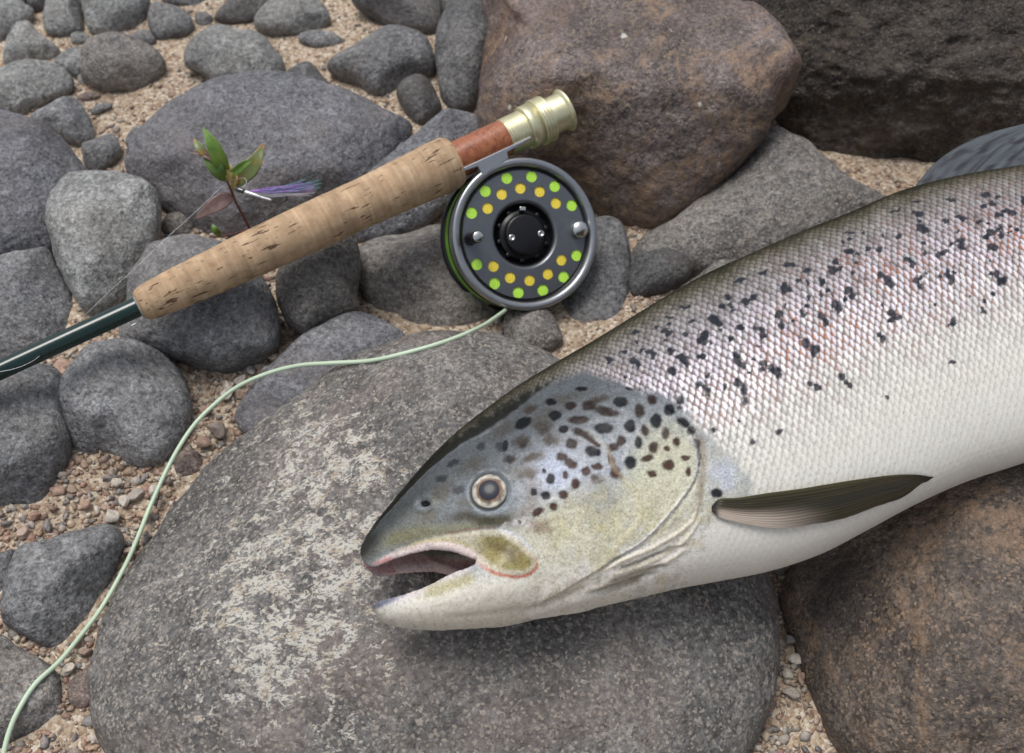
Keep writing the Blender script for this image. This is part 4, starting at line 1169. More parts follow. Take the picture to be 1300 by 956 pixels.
# give the mesh its world orientation through its object
from mathutils import Matrix
fish = link('fish', fm, fmat, label='large silvery trout with black spots and open mouth lying on the boulders', cat='fish')
fm.materials.clear(); fm.materials.append(fmat)
fm.polygons.foreach_set('use_smooth', np.ones(len(fm.polygons), bool))
FM = Matrix(((FX[0], FY[0], FN[0], FO[0]), (FX[1], FY[1], FN[1], FO[1]), (FX[2], FY[2], FN[2], FO[2]), (0, 0, 0, 1)))
fish.matrix_world = FM
print('fish verts', nv)
bpy.context.view_layer.update()
fish_bvh = BVHTree.FromObject(fish, bpy.context.evaluated_depsgraph_get())
FMI = np.linalg.inv(np.array(FM))
def fish_hit(px, py):
    """local point on the near side seen at this pixel"""
    o = FMI[:3, :3] @ CAM + FMI[:3, 3]
    dd = FMI[:3, :3] @ unit(ray(px, py))
    h = fish_bvh.ray_cast(Vector(o), Vector(dd))
    return (np.array(h[0]), np.array(h[1])) if h[0] is not None else (None, None)
# --- eye
ep, en = fish_hit(EYX, EYY)
ea = unit(en * 0.5 + np.array([0, 0, 1.0]) * 0.5)
er_m = 22.5 * 0.585 / FPX
eo = ep + ea * 0.0006
emat, nt, bs = new_mat('fish_eye')
a1 = nt.nodes.new('ShaderNodeAttribute'); a1.attribute_name = 'col'
nt.links.new(a1.outputs['Color'], bs.inputs['Base Color'])
bs.inputs['Roughness'].default_value = 0.28
bs.inputs['Specular IOR Level'].default_value = 0.2
bs.inputs['Coat Weight'].default_value = 0.10
bs.inputs['Coat Roughness'].default_value = 0.03
def dome_part(name, r0, r1, hgt, colf, parent, lift=0.0, rings=26):
    q = np.linspace(r1, r0, rings)
    rr = er_m * 1.22
    Rsph = (rr * rr + hgt * hgt) / (2 * hgt)
    prof = [(rad, math.sqrt(Rsph ** 2 - rad ** 2) - Rsph + hgt + lift) for rad in q]
    V, F = lathe(prof, eo, ea, 72)
    if r0 < 1e-6:
        pass
    me = mesh_from(name, V, F)
    rad = np.repeat(q, 72); angv = np.tile(np.arange(72) * 2 * math.pi / 72, len(q))
    color_attr(me, 'col', colf(rad / er_m, angv))
    return link(name, me, emat, parent=parent)
def c_scl(r, a):
    return grad(r, [(0.6, (0.24,0.21,0.17)), (0.9, (0.30,0.28,0.22)), (1.0, (0.035,0.035,0.035)), (1.08, (0.09,0.10,0.108)), (1.2, (0.125,0.14,0.152))])  # dark outer ring is the shadow round the eyeball, painted into the colour
def c_iris(r, a):
    n_ = fbm(np.stack([np.cos(a) * 3, np.sin(a) * 3, r * 5], -1), 3, 3)
    r = r + 0.07 * fbm(np.stack([np.cos(a) * 1.4, np.sin(a) * 1.4, 0 * a], -1), 3, 4) * sstep(0.98, 0.8, r)
    c = grad(r, [(0.45, (0.05,0.03,0.03)), (0.60, (0.17,0.10,0.075)), (0.70, (0.24,0.19,0.14)), (0.78, (0.44,0.42,0.36)), (0.90, (0.40,0.385,0.33)), (1.0, (0.05,0.042,0.032))])
    return c * (1 + 0.9 * n_[:, None])
def c_pup(r, a):
    return grad(r, [(0.0, (0.008,0.011,0.018)), (0.35, (0.011,0.016,0.027)), (0.52, (0.020,0.027,0.040)), (0.56, (0.014,0.010,0.010))])
eye = dome_part('eye', er_m * 0.85, er_m * 1.22, 0.0032, c_scl, fish)
dome_part('iris', er_m * 0.48, er_m * 1.0, 0.0032, c_iris, eye, 0.00015)
dome_part('pupil', 0.0, er_m * 0.56, 0.0032, c_pup, eye, 0.0003)
# --- fins
finm, nt, bs = new_mat('fish_fin')
bs.inputs['Specular IOR Level'].default_value = 0.3
a1 = nt.nodes.new('ShaderNodeAttribute'); a1.attribute_name = 'col'
nt.links.new(a1.outputs['Color'], bs.inputs['Base Color'])
bs.inputs['Roughness'].default_value = 0.32
bs.inputs['Coat Weight'].default_value = 0.15
bs.inputs['Coat Roughness'].default_value = 0.15
def fin_mesh(name, lead, trail, place, colf, rays, thick=0.0007, na=90, nb=60, ridge=0.0004):
    """blade between a leading and a trailing edge (pixel curves, root to tip)"""
    A = catmull(np.array(lead, float), na); B = catmull(np.array(trail, float), na)
    tb = np.linspace(0, 1, nb)
    a_, b_ = np.meshgrid(np.arange(na), np.arange(nb), indexing='ij')
    Pp = A[:, None] * (1 - tb)[None, :, None] + B[:, None] * tb[None, :, None]
    Pp = Pp.reshape(-1, 2)
    ta = a_.ravel() / (na - 1.0); tbv = tb[b_.ravel()]
    top = place(Pp, ta, tbv)
    rel = ridge * 0.6 * np.sin(tbv * rays * 2 * math.pi + 2.2 * fbm(np.stack([tbv * 9, ta * 2.5, 0 * ta], -1), 3, 6) * (0.4 + ta)) * (0.5 + 0.8 * np.abs(fbm(np.stack([tbv * 14, ta * 1.5, 0 * ta], -1), 2, 7))) * np.sin(np.pi * np.clip(tbv * 0.98 + 0.01, 0, 1)) ** 0.3
    top = top + np.array([0, 0, 1.0]) * rel[:, None]
    bot = top - np.array([0, 0, 1.0]) * thick * np.minimum(1, 0.25 + 4 * np.minimum(tbv, 1 - tbv))[:, None]
    ii, jj = np.meshgrid(np.arange(na - 1), np.arange(nb - 1), indexing='ij')
    ii, jj = ii.ravel(), jj.ravel()
    F = np.stack([ii * nb + jj, (ii + 1) * nb + jj, (ii + 1) * nb + jj + 1, ii * nb + jj + 1], -1)
    n0 = na * nb
    F2 = F[:, ::-1] + n0
    rim = list(range(0, nb)) + [i * nb + nb - 1 for i in range(1, na)] + list(range(na * nb - 2, (na - 1) * nb - 1, -1)) + [i * nb for i in range(na - 2, 0, -1)]
    rim = np.array(rim); r2 = np.roll(rim, -1)
    F3 = np.stack([rim, r2, r2 + n0, rim + n0], -1)
    me = mesh_from(name, np.vstack([top, bot]), np.vstack([F, F2, F3]))
    c = colf(Pp, ta, tbv)
    color_attr(me, 'col', np.clip(np.vstack([c, c]), 0.004, 0.9))
    return link(name, me, finm, parent=fish)
def place_on(Pp, ta, tb):
    out = np.zeros((len(Pp), 3))
    for i, (x, y) in enumerate(Pp):
        h, n_ = fish_hit(x, y)
        out[i] = h if h is not None else np.array([*f2(x, y), 0.02])
    lift = 0.0012 + 0.0050 * np.sin(np.pi * np.clip(ta, 0, 1) ** 0.8) * (1 - 0.55 * tb)
    zs = out[:, 2].reshape(90, 60)
    for _ in range(6):
        p_ = np.pad(zs, 1, mode='edge'); zs = np.maximum(zs, (p_[:-2, 1:-1] + p_[2:, 1:-1] + p_[1:-1, :-2] + p_[1:-1, 2:]) / 4)
    out[:, 2] = zs.ravel() + lift
    return out
def col_pec(Pp, ta, tb):
    n_ = fbm(np.stack([tb * 26 + ta * 2, ta * 5, 0 * ta], -1), 4, 5)
    c = np.repeat(np.array([[0.034, 0.029, 0.014]]), len(Pp), 0) * (1 + 0.75 * n_)[:, None]
    m = (1.35 * sstep(0.55, 0.25, ta) * sstep(0.05, 0.12, ta) * sstep(0.35, 0.75, tb))[:, None]
    c = c * (1 - 0.7 * m) + np.array([0.46, 0.39, 0.33]) * 0.7 * m
    m = (sstep(0.12, 0.02, tb) * 0.7)[:, None]
    c = c * (1 - m) + np.array([0.085, 0.075, 0.03]) * m
    m = (sstep(0.28, 0.5, tb) * sstep(0.75, 0.55, tb) * sstep(0.3, 0.6, ta) * sstep(0.98, 0.8, ta) * 0.7)[:, None]
    c = c * (1 - m) + np.array([0.022, 0.022, 0.018]) * m
    m = (sstep(0.12, 0.0, ta) * 0.8)[:, None]
    return c * (1 - m) + np.array([0.05, 0.05, 0.06]) * m
lead = [(903,644),(912,637),(935,637),(970,632),(1010,627),(1050,620),(1090,613),(1130,607),(1160,605),(1183,607)]
trail = [(903,650),(915,660),(950,669),(990,674),(1030,669),(1070,661),(1110,646),(1145,633),(1166,617),(1184,608)]
tr = catmull(np.array(trail, float), 60); tr[:, 1] += 1.8 * fbm(np.stack([tr[:, 0] / 7, tr[:, 0] * 0, tr[:, 0] * 0], -1), 2, 9) * np.linspace(0, 1, 60)
fin_mesh('pectoral_fin', lead, tr, place_on, col_pec, 13)
def place_mid(Pp, ta, tb):
    out = np.zeros((len(Pp), 3))
    d = ray(0, 0)
    for i, (x, y) in enumerate(Pp):
        out[i, :2] = f2(x, y)
    out[:, 2] = 0.004 * np.sin(tb * 3.0) * ta
    return out
def col_fin(Pp, ta, tb):
    n_ = fbm(np.stack([tb * 30, ta * 4, 0 * ta], -1), 4, 15)
    c = np.repeat(np.array([[0.066, 0.075, 0.086]]), len(Pp), 0) * (1 + 0.55 * n_)[:, None]
    n2 = fbm(np.stack([tb * 16, ta * 9, 0 * ta], -1), 2, 16)
    m = (np.maximum(sstep(0.22, 0.5, n2), sstep(0.25, 0.5, fbm(np.stack([tb * 34 + ta, ta * 2.2, 0 * ta], -1), 3, 17))) * 0.85)[:, None]
    c = c * (1 - m) + np.array([0.020, 0.020, 0.024]) * m
    m = (sstep(0.25, 0.0, ta) * 0.5)[:, None]
    return c * (1 - m) + np.array([0.16, 0.15, 0.12]) * m
fin_mesh('dorsal_fin', [(1148,256),(1165,232),(1186,208),(1215,187),(1252,170),(1300,157)], [(1345,232),(1372,222),(1392,205),(1404,190),(1408,172),(1402,158)], place_mid, col_fin, 12, thick=0.0012)
fin_mesh('adipose_fin', [(1560,205),(1570,190),(1590,178),(1612,172)], [(1600,205),(1612,196),(1622,186),(1626,176)], place_mid, col_fin, 3, thick=0.004)
fin_mesh('tail_fin', [(1745,205),(1800,170),(1870,120),(1930,80)], [(1795,322),(1850,345),(1920,362),(1985,372)], place_mid, col_fin, 17, thick=0.0016)
fin_mesh('pelvic_fin', [(1385,548),(1420,560),(1455,560),(1490,548)], [(1420,530),(1445,540),(1470,545),(1492,546)], place_mid, col_pec, 8, thick=0.0015)
fin_mesh('anal_fin', [(1590,440),(1620,470),(1650,485),(1680,488)], [(1660,395),(1680,415),(1690,440),(1692,470)], place_mid, col_fin, 9, thick=0.0015)
# ------------------------------------------------------------------ fly rod
RA = at_depth(180, 387, 0.730)
RB = at_depth(660, 166, 0.806)
RD = unit(RB - RA)
def on_axis(px, py):
    """arc length along the rod axis nearest to this pixel's ray"""
    d = unit(ray(px, py)); w = RA - CAM
    b_ = RD @ d; e_ = d @ w; f_ = RD @ w
    return (b_ * e_ - f_) / (1 - b_ * b_)
def rpx(r, px, py):        # pixel radius at that place -> metres
    P = RA + RD * on_axis(px, py)
    return r * ((P - CAM) @ FW) / FPX
s0 = on_axis(176, 388); s1 = on_axis(577, 207); s2 = on_axis(646, 172)
rod = link('fly_rod', None, label='fly rod with cork handle and dark green blank lying on the stones', cat='fishing rod', loc=RA)
def rl(prof, seg=64):      # lathe about the rod axis; coordinates relative to the rod's empty
    return lathe(prof, np.zeros(3), RD, seg)
def part(name, V, F, mat, parent, label=None):
    return link(name, mesh_from(name, V, F), mat, parent=parent, label=label)
# materials
corkm, nt, bs = new_mat('cork')
tc = nt.nodes.new('ShaderNodeTexCoord').outputs['Object']
# rotate so that x runs along the rod
axis_q = Vector(RD).rotation_difference(Vector((1, 0, 0))).to_euler()
mp = nt.nodes.new('ShaderNodeMapping'); mp.inputs['Rotation'].default_value = axis_q
nt.links.new(tc, mp.inputs['Vector'])
mx = mp.outputs[0]
def scaled(v, sx, sy, sz):
    q = nt.nodes.new('ShaderNodeMapping'); q.inputs['Scale'].default_value = (sx, sy, sz)
    nt.links.new(v, q.inputs['Vector']); return q.outputs[0]
rings = noise(nt, scaled(mx, 1.0, 0.05, 0.05), 420.0, 3, 0.6)
ringb = noise(nt, scaled(mx, 1.0, 0.02, 0.02), 75.0, 1, 0.5)
mott = noise(nt, mx, 110.0, 6, 0.65)
base = ramp(nt, mott, [(0.3, (0.34, 0.225, 0.132)), (0.55, (0.45, 0.315, 0.195)), (0.75, (0.54, 0.40, 0.265))])
base = mix(nt, 0.45, base, ramp(nt, rings, [(0.35, (0.36,) * 3), (0.65, (0.62,) * 3)]), 'OVERLAY')
base = mix(nt, 0.55, base, ramp(nt, ringb, [(0.35, (0.38,) * 3), (0.65, (0.60,) * 3)]), 'OVERLAY')
dash = noise(nt, scaled(mx, 0.20, 1.1, 1.1), 420.0, 3, 0.55, 0.3)
den = noise(nt, mx, 38.0, 3, 0.6)
dash = ramp(nt, math_(nt, 'ADD', dash, math_(nt, 'MULTIPLY', den, 0.30)), [(0.785, 0.0), (0.83, 1.0)])
dots = ramp(nt, noise(nt, mx, 620.0, 3, 0.6), [(0.66, 0.0), (0.72, 1.0)])
dk = math_(nt, 'MAXIMUM', dash, math_(nt, 'MULTIPLY', dots, 0.55))
nt.links.new(mix(nt, math_(nt, 'MULTIPLY', dk, 0.88), base, (0.065, 0.032, 0.018)), bs.inputs['Base Color'])
bs.inputs['Roughness'].default_value = 0.72
bs.inputs['Specular IOR Level'].default_value = 0.3
bump(nt, bs, math_(nt, 'SUBTRACT', math_(nt, 'MULTIPLY', mott, 0.3), dk), 0.7, 0.0009)
burl, nt, bs = new_mat('burl_wood')
tc = nt.nodes.new('ShaderNodeTexCoord').outputs['Object']
n1 = noise(nt, tc, 170.0, 6, 0.6, 1.6); n2 = noise(nt, tc, 520.0, 4, 0.6)
nt.links.new(mix(nt, 0.5, ramp(nt, n1, [(0.3, (0.16, 0.040, 0.014)), (0.5, (0.30, 0.092, 0.034)), (0.7, (0.40, 0.15, 0.062))]), ramp(nt, n2, [(0.3, (0.35,) * 3), (0.7, (0.65,) * 3)]), 'OVERLAY'), bs.inputs['Base Color'])
bs.inputs['Roughness'].default_value = 0.42; bs.inputs['Coat Weight'].default_value = 0.35; bs.inputs['Coat Roughness'].default_value = 0.25
brass = simple_mat('champagne_metal', (0.70, 0.67, 0.45), 0.42, 0.85, vary=0.06, bumps=0.05)
blank = simple_mat('green_blank', (0.004, 0.022, 0.020), 0.10, 0.0, 0.25, spec=0.4, vary=0.2)
steel = simple_mat('bright_steel', (0.62, 0.63, 0.62), 0.25, 1.0, vary=0.08)
black = simple_mat('black_anodised', (0.010, 0.010, 0.012), 0.34, 0.25, vary=0.15, bumps=0.05)
gun = simple_mat('gunmetal', (0.34, 0.355, 0.375), 0.33, 0.85, vary=0.05, bumps=0.04, bscale=1500.0)
gun_d = simple_mat('dark_gunmetal', (0.17, 0.18, 0.195), 0.34, 0.8, vary=0.06, bumps=0.04, bscale=1500.0)
# blank, running out of the picture to the left and a little down
rb = rpx(13.0, 160, 395)
ls = np.linspace(-0.92, s0 + 0.012, 60)
prof = [(0.0004, -0.92)] + [(rb * np.interp(q, [-0.92, -0.2, s0], [0.55, 0.86, 1.0]), q) for q in ls]
V, F = rl(prof, 40); part('blank', V, F, blank, rod)
# winding check
V, F = rl([(rb * 0.9, s0 - 0.0010), (rb * 1.22, s0 - 0.0010), (rb * 1.30, s0), (rb * 1.42, s0 + 0.0015), (rb * 1.42, s0 + 0.003)], 48); part('winding_check', V, F, steel, rod)
# cork grip
def rr(frac): return np.interp(frac, [0, 0.008, 0.03, 0.12, 0.30, 0.50, 0.70, 0.86, 0.93, 0.985, 1.0], [17, 20.5, 23.5, 26.5, 29.5, 31.0, 31.0, 33.0, 34.5, 34.5, 31.5])
fr = np.concatenate([np.linspace(0, 0.05, 14), np.linspace(0.055, 0.94, 150), np.linspace(0.945, 1, 20)])
kr = rpx(1.0, 380, 295)
prof = [(rb * 0.8, s0 + 0.0006)] + [(rr(f) * rpx(1.0, 180 + 397 * f, 387 - 180 * f) * (1 - 0.006 * (abs((f * 14.5) % 1 - 0.5) > 0.485)), s0 + f * (s1 - s0)) for f in fr] + [(rr(1) * rpx(0.70, 577, 207), s1 + 0.0012)]
V, F = rl(prof, 96)
V = V + unit_rows(V - np.outer(V @ RD, RD)) * (0.00022 * fbm(V / 0.006, 3, 5))[:, None]
part('cork_grip', V, F, corkm, rod)
# wooden reel seat
rw = rpx(23.5, 610, 190)
V, F = rl([(rw * 0.98, s1 - 0.004), (rw, s1 + 0.004), (rw, s2)], 64); part('reel_seat', V, F, burl, rod)
# threaded barrel, hood, lock rings and butt cap
sp = lambda x, y: on_axis(x, y)
e0, e1, e2, e3, e4 = sp(640, 174), sp(666, 163), sp(679, 157), sp(694, 151), sp(717, 141)
rt = rpx(23.8, 650, 170)
pr = [(rt * 0.9, e0)]
for i in range(9):
    a = e0 + (e1 - e0) * i / 9.0; w_ = (e1 - e0) / 9.0
    pr += [(rt * 0.985, a), (rt * 1.02, a + w_ * 0.3), (rt * 1.02, a + w_ * 0.6), (rt * 0.975, a + w_ * 0.8)]
V, F = rl(pr + [(rt, e1), (rt, e4 - 0.002)], 72); part('threaded_barrel', V, F, brass, rod)
rh = rpx(27.5, 672, 160)
hood = part('hood', *rl([(rt, e1 - 0.0005), (rh, e1), (rh * 1.02, e1 + 0.001), (rh * 1.02, e2), (rt, e2 + 0.0005)], 72), brass, rod)
pr = [(rt, e2 + 0.0004)]
for i in range(4):
    a = e2 + 0.0006 + (e3 - e2) * i / 4.0; w_ = (e3 - e2) / 4.0
    pr += [(rh * 1.00, a), (rh * 1.10, a + w_ * 0.25), (rh * 1.10, a + w_ * 0.7), (rh * 1.02, a + w_ * 0.95)]
part('locking_ring', *rl(pr + [(rt, e3 + 0.0012)], 72), brass, rod)
pr = [(rt * 0.96, e3)]
for i in range(5):
    a = e3 + 0.0015 + (e4 - e3 - 0.004) * i / 5.0; w_ = (e4 - e3 - 0.004) / 5.0
    pr += [(rt * 0.98, a), (rt * 1.02, a + w_ * 0.4), (rt * 0.98, a + w_ * 0.8)]
rc = rpx(27.0, 717, 140)
part('butt_cap', *rl(pr + [(rt * 1.03, e4 - 0.0022), (rc, e4 - 0.0012), (rc * 1.04, e4), (rc * 1.0, e4 + 0.0010), (rc * 0.86, e4 + 0.0006), (rc * 0.3, e4 - 0.001), (0.0002, e4 - 0.001)], 72), brass, rod)
# hook keeper: a small wire staple on the blank
tocam = unit(CAM - RA)
side = unit(np.cross(RD, tocam)); sd_ = -side if (side @ UPV) > 0 else side
k0 = s0 - 0.012
kp = [RD * (k0 + u) + sd_ * (rb + h) + tocam * 0.3 * rb for u, h in ((0, 0), (0.0015, 0.002), (0.004, 0.0026), (0.0065, 0.002), (0.008, 0))]
V, F = tube(catmull(np.array(kp), 18), 0.0004, 8); part('hook_keeper', V, F, steel, rod)

# ------------------------------------------------------------------ fly reel
RP = None
Ncam = unit(0.41 * RT + 0.05 * UPV - 0.92 * FW)
RN = unit(Ncam - RD * (Ncam @ RD))            # reel axis, towards the viewer
RPd = np.cross(RN, RD); RPd = RPd if RPd @ UPV < 0 else -RPd   # from the rod down to the reel
Q = RA + RD * on_axis(616, 187)
dq = (Q - CAM) @ FW
REEL_R = 97.0 * dq / FPX
TH = 0.034
RC = Q + RPd * (121.0 * dq / FPX) - RN * 0.004    # centre of the reel, mid thickness
# nudge so that the face's centre sits where the photograph has it
cx_, cy_, _ = to_px((RC + RN * TH / 2)[None])
RC = RC + RT * ((668.5 - cx_[0]) * dq / FPX) + UPV * ((cy_[0] - 297.0) * dq / FPX)
reel = link('fly_reel', None, label='grey fly reel with green and yellow line showing through its holes', cat='fishing reel', loc=RC)
ua = unit(RT - RN * (RT @ RN)); ub = np.cross(RN, ua)    # ub points up in the picture
if ub @ UPV < 0: ub = -ub
def rlathe(prof, seg=120, O=np.zeros(3)):
    return lathe([(r * REEL_R, h) for r, h in prof], O, RN, seg, u0=ua)
hf = TH / 2
# spool rim and recessed groove
part('rim', *rlathe([(0.90, hf - 0.010), (0.985, hf - 0.010), (0.992, hf - 0.008), (0.955, hf - 0.0065), (0.995, hf - 0.005), (1.0, hf - 0.003), (0.995, hf - 0.0008), (0.985, hf), (0.955, hf + 0.0004), (0.925, hf), (0.905, hf - 0.0004), (0.892, hf - 0.0015), (0.885, hf - 0.0042), (0.875, hf - 0.0052)], 144), gun, reel)
part('groove', *rlathe([(0.885, hf - 0.0040), (0.872, hf - 0.0050), (0.845, hf - 0.0050), (0.836, hf - 0.0044)], 144), black, reel)
# face plate with real holes (a filled 2D curve)
def face_plate():
    from mathutils.geometry import delaunay_2d_cdt
    hol = [(0.768 * math.cos(a), 0.768 * math.sin(a), 0.076) for a in GREEN] + [(0.605 * math.cos(a), 0.605 * math.sin(a), 0.073) for a in YELL]
    pts, edges, loops = [], [], []
    for (x, y, r, n) in [(0, 0, 0.84, 144), (0, 0, 0.46, 96)] + [(x, y, r, 28) for x, y, r in hol]:
        o = len(pts)
        for i in range(n):
            a = 2 * math.pi * i / n
            pts.append(Vector((x + r * math.cos(a), y + r * math.sin(a))))
            edges.append((o + i, o + (i + 1) % n))
        loops.append((o, n))
    vo_, eo_, fo_ = delaunay_2d_cdt(pts, edges, [], 0, 1e-6)[:3]
    P = np.array([(v.x, v.y) for v in vo_])
    F = []
    for f in fo_:
        c = P[list(f)].mean(0); r = np.hypot(*c)
        if r > 0.84 or r < 0.46 or any(np.hypot(c[0] - x, c[1] - y) < q * 0.985 for x, y, q in hol): continue
        F.append(list(f))
    F = np.array(F); n = len(P)
    P = P * REEL_R
    top = P[:, :1] * ua + P[:, 1:] * ub + RN * (hf - 0.0037)
    bot = P[:, :1] * ua + P[:, 1:] * ub + RN * (hf - 0.0042)
    W_ = []
    for o, m in loops:
        for i in range(m):
            j = (i + 1) % m
            W_.append((o + i, o + j, o + j + n, o + i + n))
    return mesh_from('face_plate', np.vstack([top, bot]), [np.vstack([F, F[:, ::-1] + n]), np.array(W_)], False)
st = 2 * math.pi / 14
GREEN = [R(6) + st * k for k in range(14) if k not in (0, 7)]
YELL = [R(6) + st * (k + 0.5) for k in range(14) if k not in (0, 6, 7, 13)]
link('face_plate', face_plate(), gun_d, parent=reel)
# wound line behind the holes: bright fly line outside, yellow backing inside
def line_mat(name, c):
    m, nt, bs = new_mat(name)
    tc = nt.nodes.new('ShaderNodeTexCoord').outputs['Object']
    mp = nt.nodes.new('ShaderNodeMapping'); mp.inputs['Rotation'].default_value = (0.3, 0.5, 0.4); nt.links.new(tc, mp.inputs['Vector'])
    w = nd(nt, 'ShaderNodeTexWave', Scale=330.0, Distortion=3.0); nt.links.new(mp.outputs[0], w.inputs['Vector'])
    nt.links.new(ramp(nt, w.outputs['Fac'], [(0.1, np.array(c) * 0.82), (0.6, c)]), bs.inputs['Base Color'])
    bs.inputs['Roughness'].default_value = 0.4
    bump(nt, bs, w.outputs['Fac'], 0.5, 0.0006)
    return m
lime = line_mat('lime_line', (0.56, 0.98, 0.10)); gold = line_mat('yellow_backing', (0.98, 0.77, 0.08))
part('fly_line_coil', *rlathe([(0.68, hf - 0.0046), (0.76, hf - 0.0043), (0.84, hf - 0.0046)], 96), lime, reel)
part('backing_coil', *rlathe([(0.49, hf - 0.0046), (0.60, hf - 0.0043), (0.675, hf - 0.0046)], 96), gold, reel)
# dished centre and hub
part('dish', *rlathe([(0.47, hf - 0.0038), (0.455, hf - 0.0037), (0.435, hf - 0.0042), (0.41, hf - 0.0060), (0.39, hf - 0.0100), (0.37, hf - 0.0115), (0.25, hf - 0.0118)], 96), gun_d, reel)
part('dish_lining', *rlathe([(0.405, hf - 0.0058), (0.385, hf - 0.0096), (0.365, hf - 0.0110), (0.22, hf - 0.0112)], 96), black, reel)
hub = part('hub', *rlathe([(0.33, hf - 0.0112), (0.33, hf - 0.0080), (0.315, hf - 0.0072), (0.27, hf - 0.0070), (0.265, hf - 0.0036), (0.255, hf - 0.0028), (0.235, hf - 0.0025), (0.001, hf - 0.0025)], 72), black, reel)
for x, y in ((-0.185, -0.050), (0.215, 0.012)):
    o = (x * ua + y * ub) * REEL_R
    part('screw', *lathe([(0.045 * REEL_R, hf - 0.0027), (0.045 * REEL_R, hf - 0.0021), (0.036 * REEL_R, hf - 0.0018), (0.022 * REEL_R, hf - 0.0018), (0.018 * REEL_R, hf - 0.0024), (0.0001, hf - 0.0024)], o, RN, 24), steel, hub)
for k in range(10):
    a = k * 2 * math.pi / 10 + 0.3
    o = (0.335 * math.cos(a) * ua + 0.335 * math.sin(a) * ub) * REEL_R
    part('notch', *lathe([(0.035 * REEL_R, hf - 0.0112), (0.035 * REEL_R, hf - 0.0080), (0.028 * REEL_R, hf - 0.0074), (0.0001, hf - 0.0074)], o, RN, 14), black, hub)
def box_part(name, O, ax1, h1, ax2, h2, ax3, h3, mat, parent):
    V = np.array([O + i * h1 * ax1 + j * h2 * ax2 + k * h3 * ax3 for i in (-1, 1) for j in (-1, 1) for k in (-1, 1)])
    F = np.array([(0,1,3,2),(4,6,7,5),(0,4,5,1),(2,3,7,6),(0,2,6,4),(1,5,7,3)])
    me = mesh_from(name, V, F, False)
    ob = link(name, me, mat, parent=parent)
    bv = ob.modifiers.new('bevel', 'BEVEL'); bv.width = min(h1, h2, h3) * 0.35; bv.segments = 2
    return ob
box_part('release_latch', (-0.03 * ua + 0.335 * ub) * REEL_R + RN * (hf - 0.0055), ua, 0.0022, ub, 0.0014, RN, 0.0022, steel, reel)
# handle and counterweight
ha = R(6) + st * 7
ho = 0.745 * REEL_R * (math.cos(ha) * ua + math.sin(ha) * ub)
hr = 0.083 * REEL_R
hd_ = part('handle', *lathe([(hr * 0.8, hf - 0.004), (hr * 1.05, hf - 0.003), (hr * 0.92, hf + 0.002), (hr * 0.86, hf + 0.008), (hr * 0.95, hf + 0.0135), (hr * 0.92, hf + 0.0155), (hr * 0.80, hf + 0.0160), (0.0001, hf + 0.0160)], ho, RN, 40), black, reel)
part('handle_cap', *lathe([(hr * 0.82, hf + 0.0158), (hr * 0.82, hf + 0.0163), (hr * 0.74, hf + 0.0167), (0.0001, hf + 0.0167)], ho, RN, 40), steel, hd_)
co = 0.75 * REEL_R * (math.cos(R(6)) * ua + math.sin(R(6)) * ub)
part('counterweight', *lathe([(0.108 * REEL_R, hf - 0.004), (0.108 * REEL_R, hf + 0.0008), (0.098 * REEL_R, hf + 0.0018), (0.0001, hf + 0.0018)], co, RN, 48), steel, reel)
# frame behind the spool
green_d = simple_mat('frame_green_sheen', (0.22, 0.46, 0.05), 0.4, 0.0, vary=0.25, vscale=90)
part('spool_drum', *rlathe([(0.960, hf - 0.0095), (0.960, -hf + 0.002)], 120), green_d, reel)
part('frame_band', *rlathe([(0.95, -0.0012), (0.975, -0.0010), (0.978, 0.0004), (0.95, 0.0006)], 120), black, reel)
part('back_plate', *rlathe([(0.92, -hf + 0.0048), (0.995, -hf + 0.0048), (1.005, -hf + 0.004), (1.005, -hf + 0.001), (0.99, -hf), (0.55, -hf - 0.001), (0.35, -hf - 0.004), (0.001, -hf - 0.004)], 120), black, reel)
# foot between reel and rod seat
fo = Q - RC
def FP(px, py):   # a point in the foot's plane (spanned by the rod axis and RPd) seen at this pixel, relative to the reel
    return at_plane(px, py, Q + RN * 0.0105, RN) - RC
foot = [(578,222),(581,216),(673,173.5),(674,176.5),(643,194),(645,202),(620,219),(611,222),(606,212)]
def prism(name, pts, off, half, mat, parent, w=0.0006):
    V = [FP(*p) + RN * (off + half) for p in pts] + [FP(*p) + RN * (off - half) for p in pts]
    n = len(pts)
    me = bpy.data.meshes.new(name)
    fs = [tuple(range(n)), tuple(range(2 * n - 1, n - 1, -1))] + [(i, i + n, (i + 1) % n + n, (i + 1) % n) for i in range(n)]
    me.from_pydata([tuple(v) for v in V], [], fs); me.update()
    ob = link(name, me, mat, parent=parent)
    bv = ob.modifiers.new('bevel', 'BEVEL'); bv.width = w; bv.segments = 2
    return ob
prism('foot', foot, -0.002, 0.0040, gun, reel)
prism('frame_post', [(603,226),(612,214),(622,214),(612,228)], -0.006, 0.006, black, reel)

# ------------------------------------------------------------------ fly line: from the reel across the stones and out at the lower left
flm = simple_mat('pale_green_line', (0.50, 0.62, 0.46), 0.42, vary=0.08, vscale=40)
LP = [(646,390),(636,398),(610,415),(570,432),(520,447),(470,458),(420,461),(380,464),(340,474),(300,492),(265,520),(240,548),(215,590),(192,640),(175,682),(158,720),(130,770),(100,810),(75,840),(46,867),(27,895),(13,925),(4,960),(0,1000)]
lp = catmull(np.array(LP, float), 160)
dep = np.array([hit(x, y) for x, y in lp])
reel_dep = ((RC - RPd * 0 + RPd * REEL_R * 0.94) - CAM) @ FW
rad_l = 2.7 * 0.75 / FPX
lim = dep - rad_l * 1.1
lim[0] = reel_dep; lim[1] = reel_dep
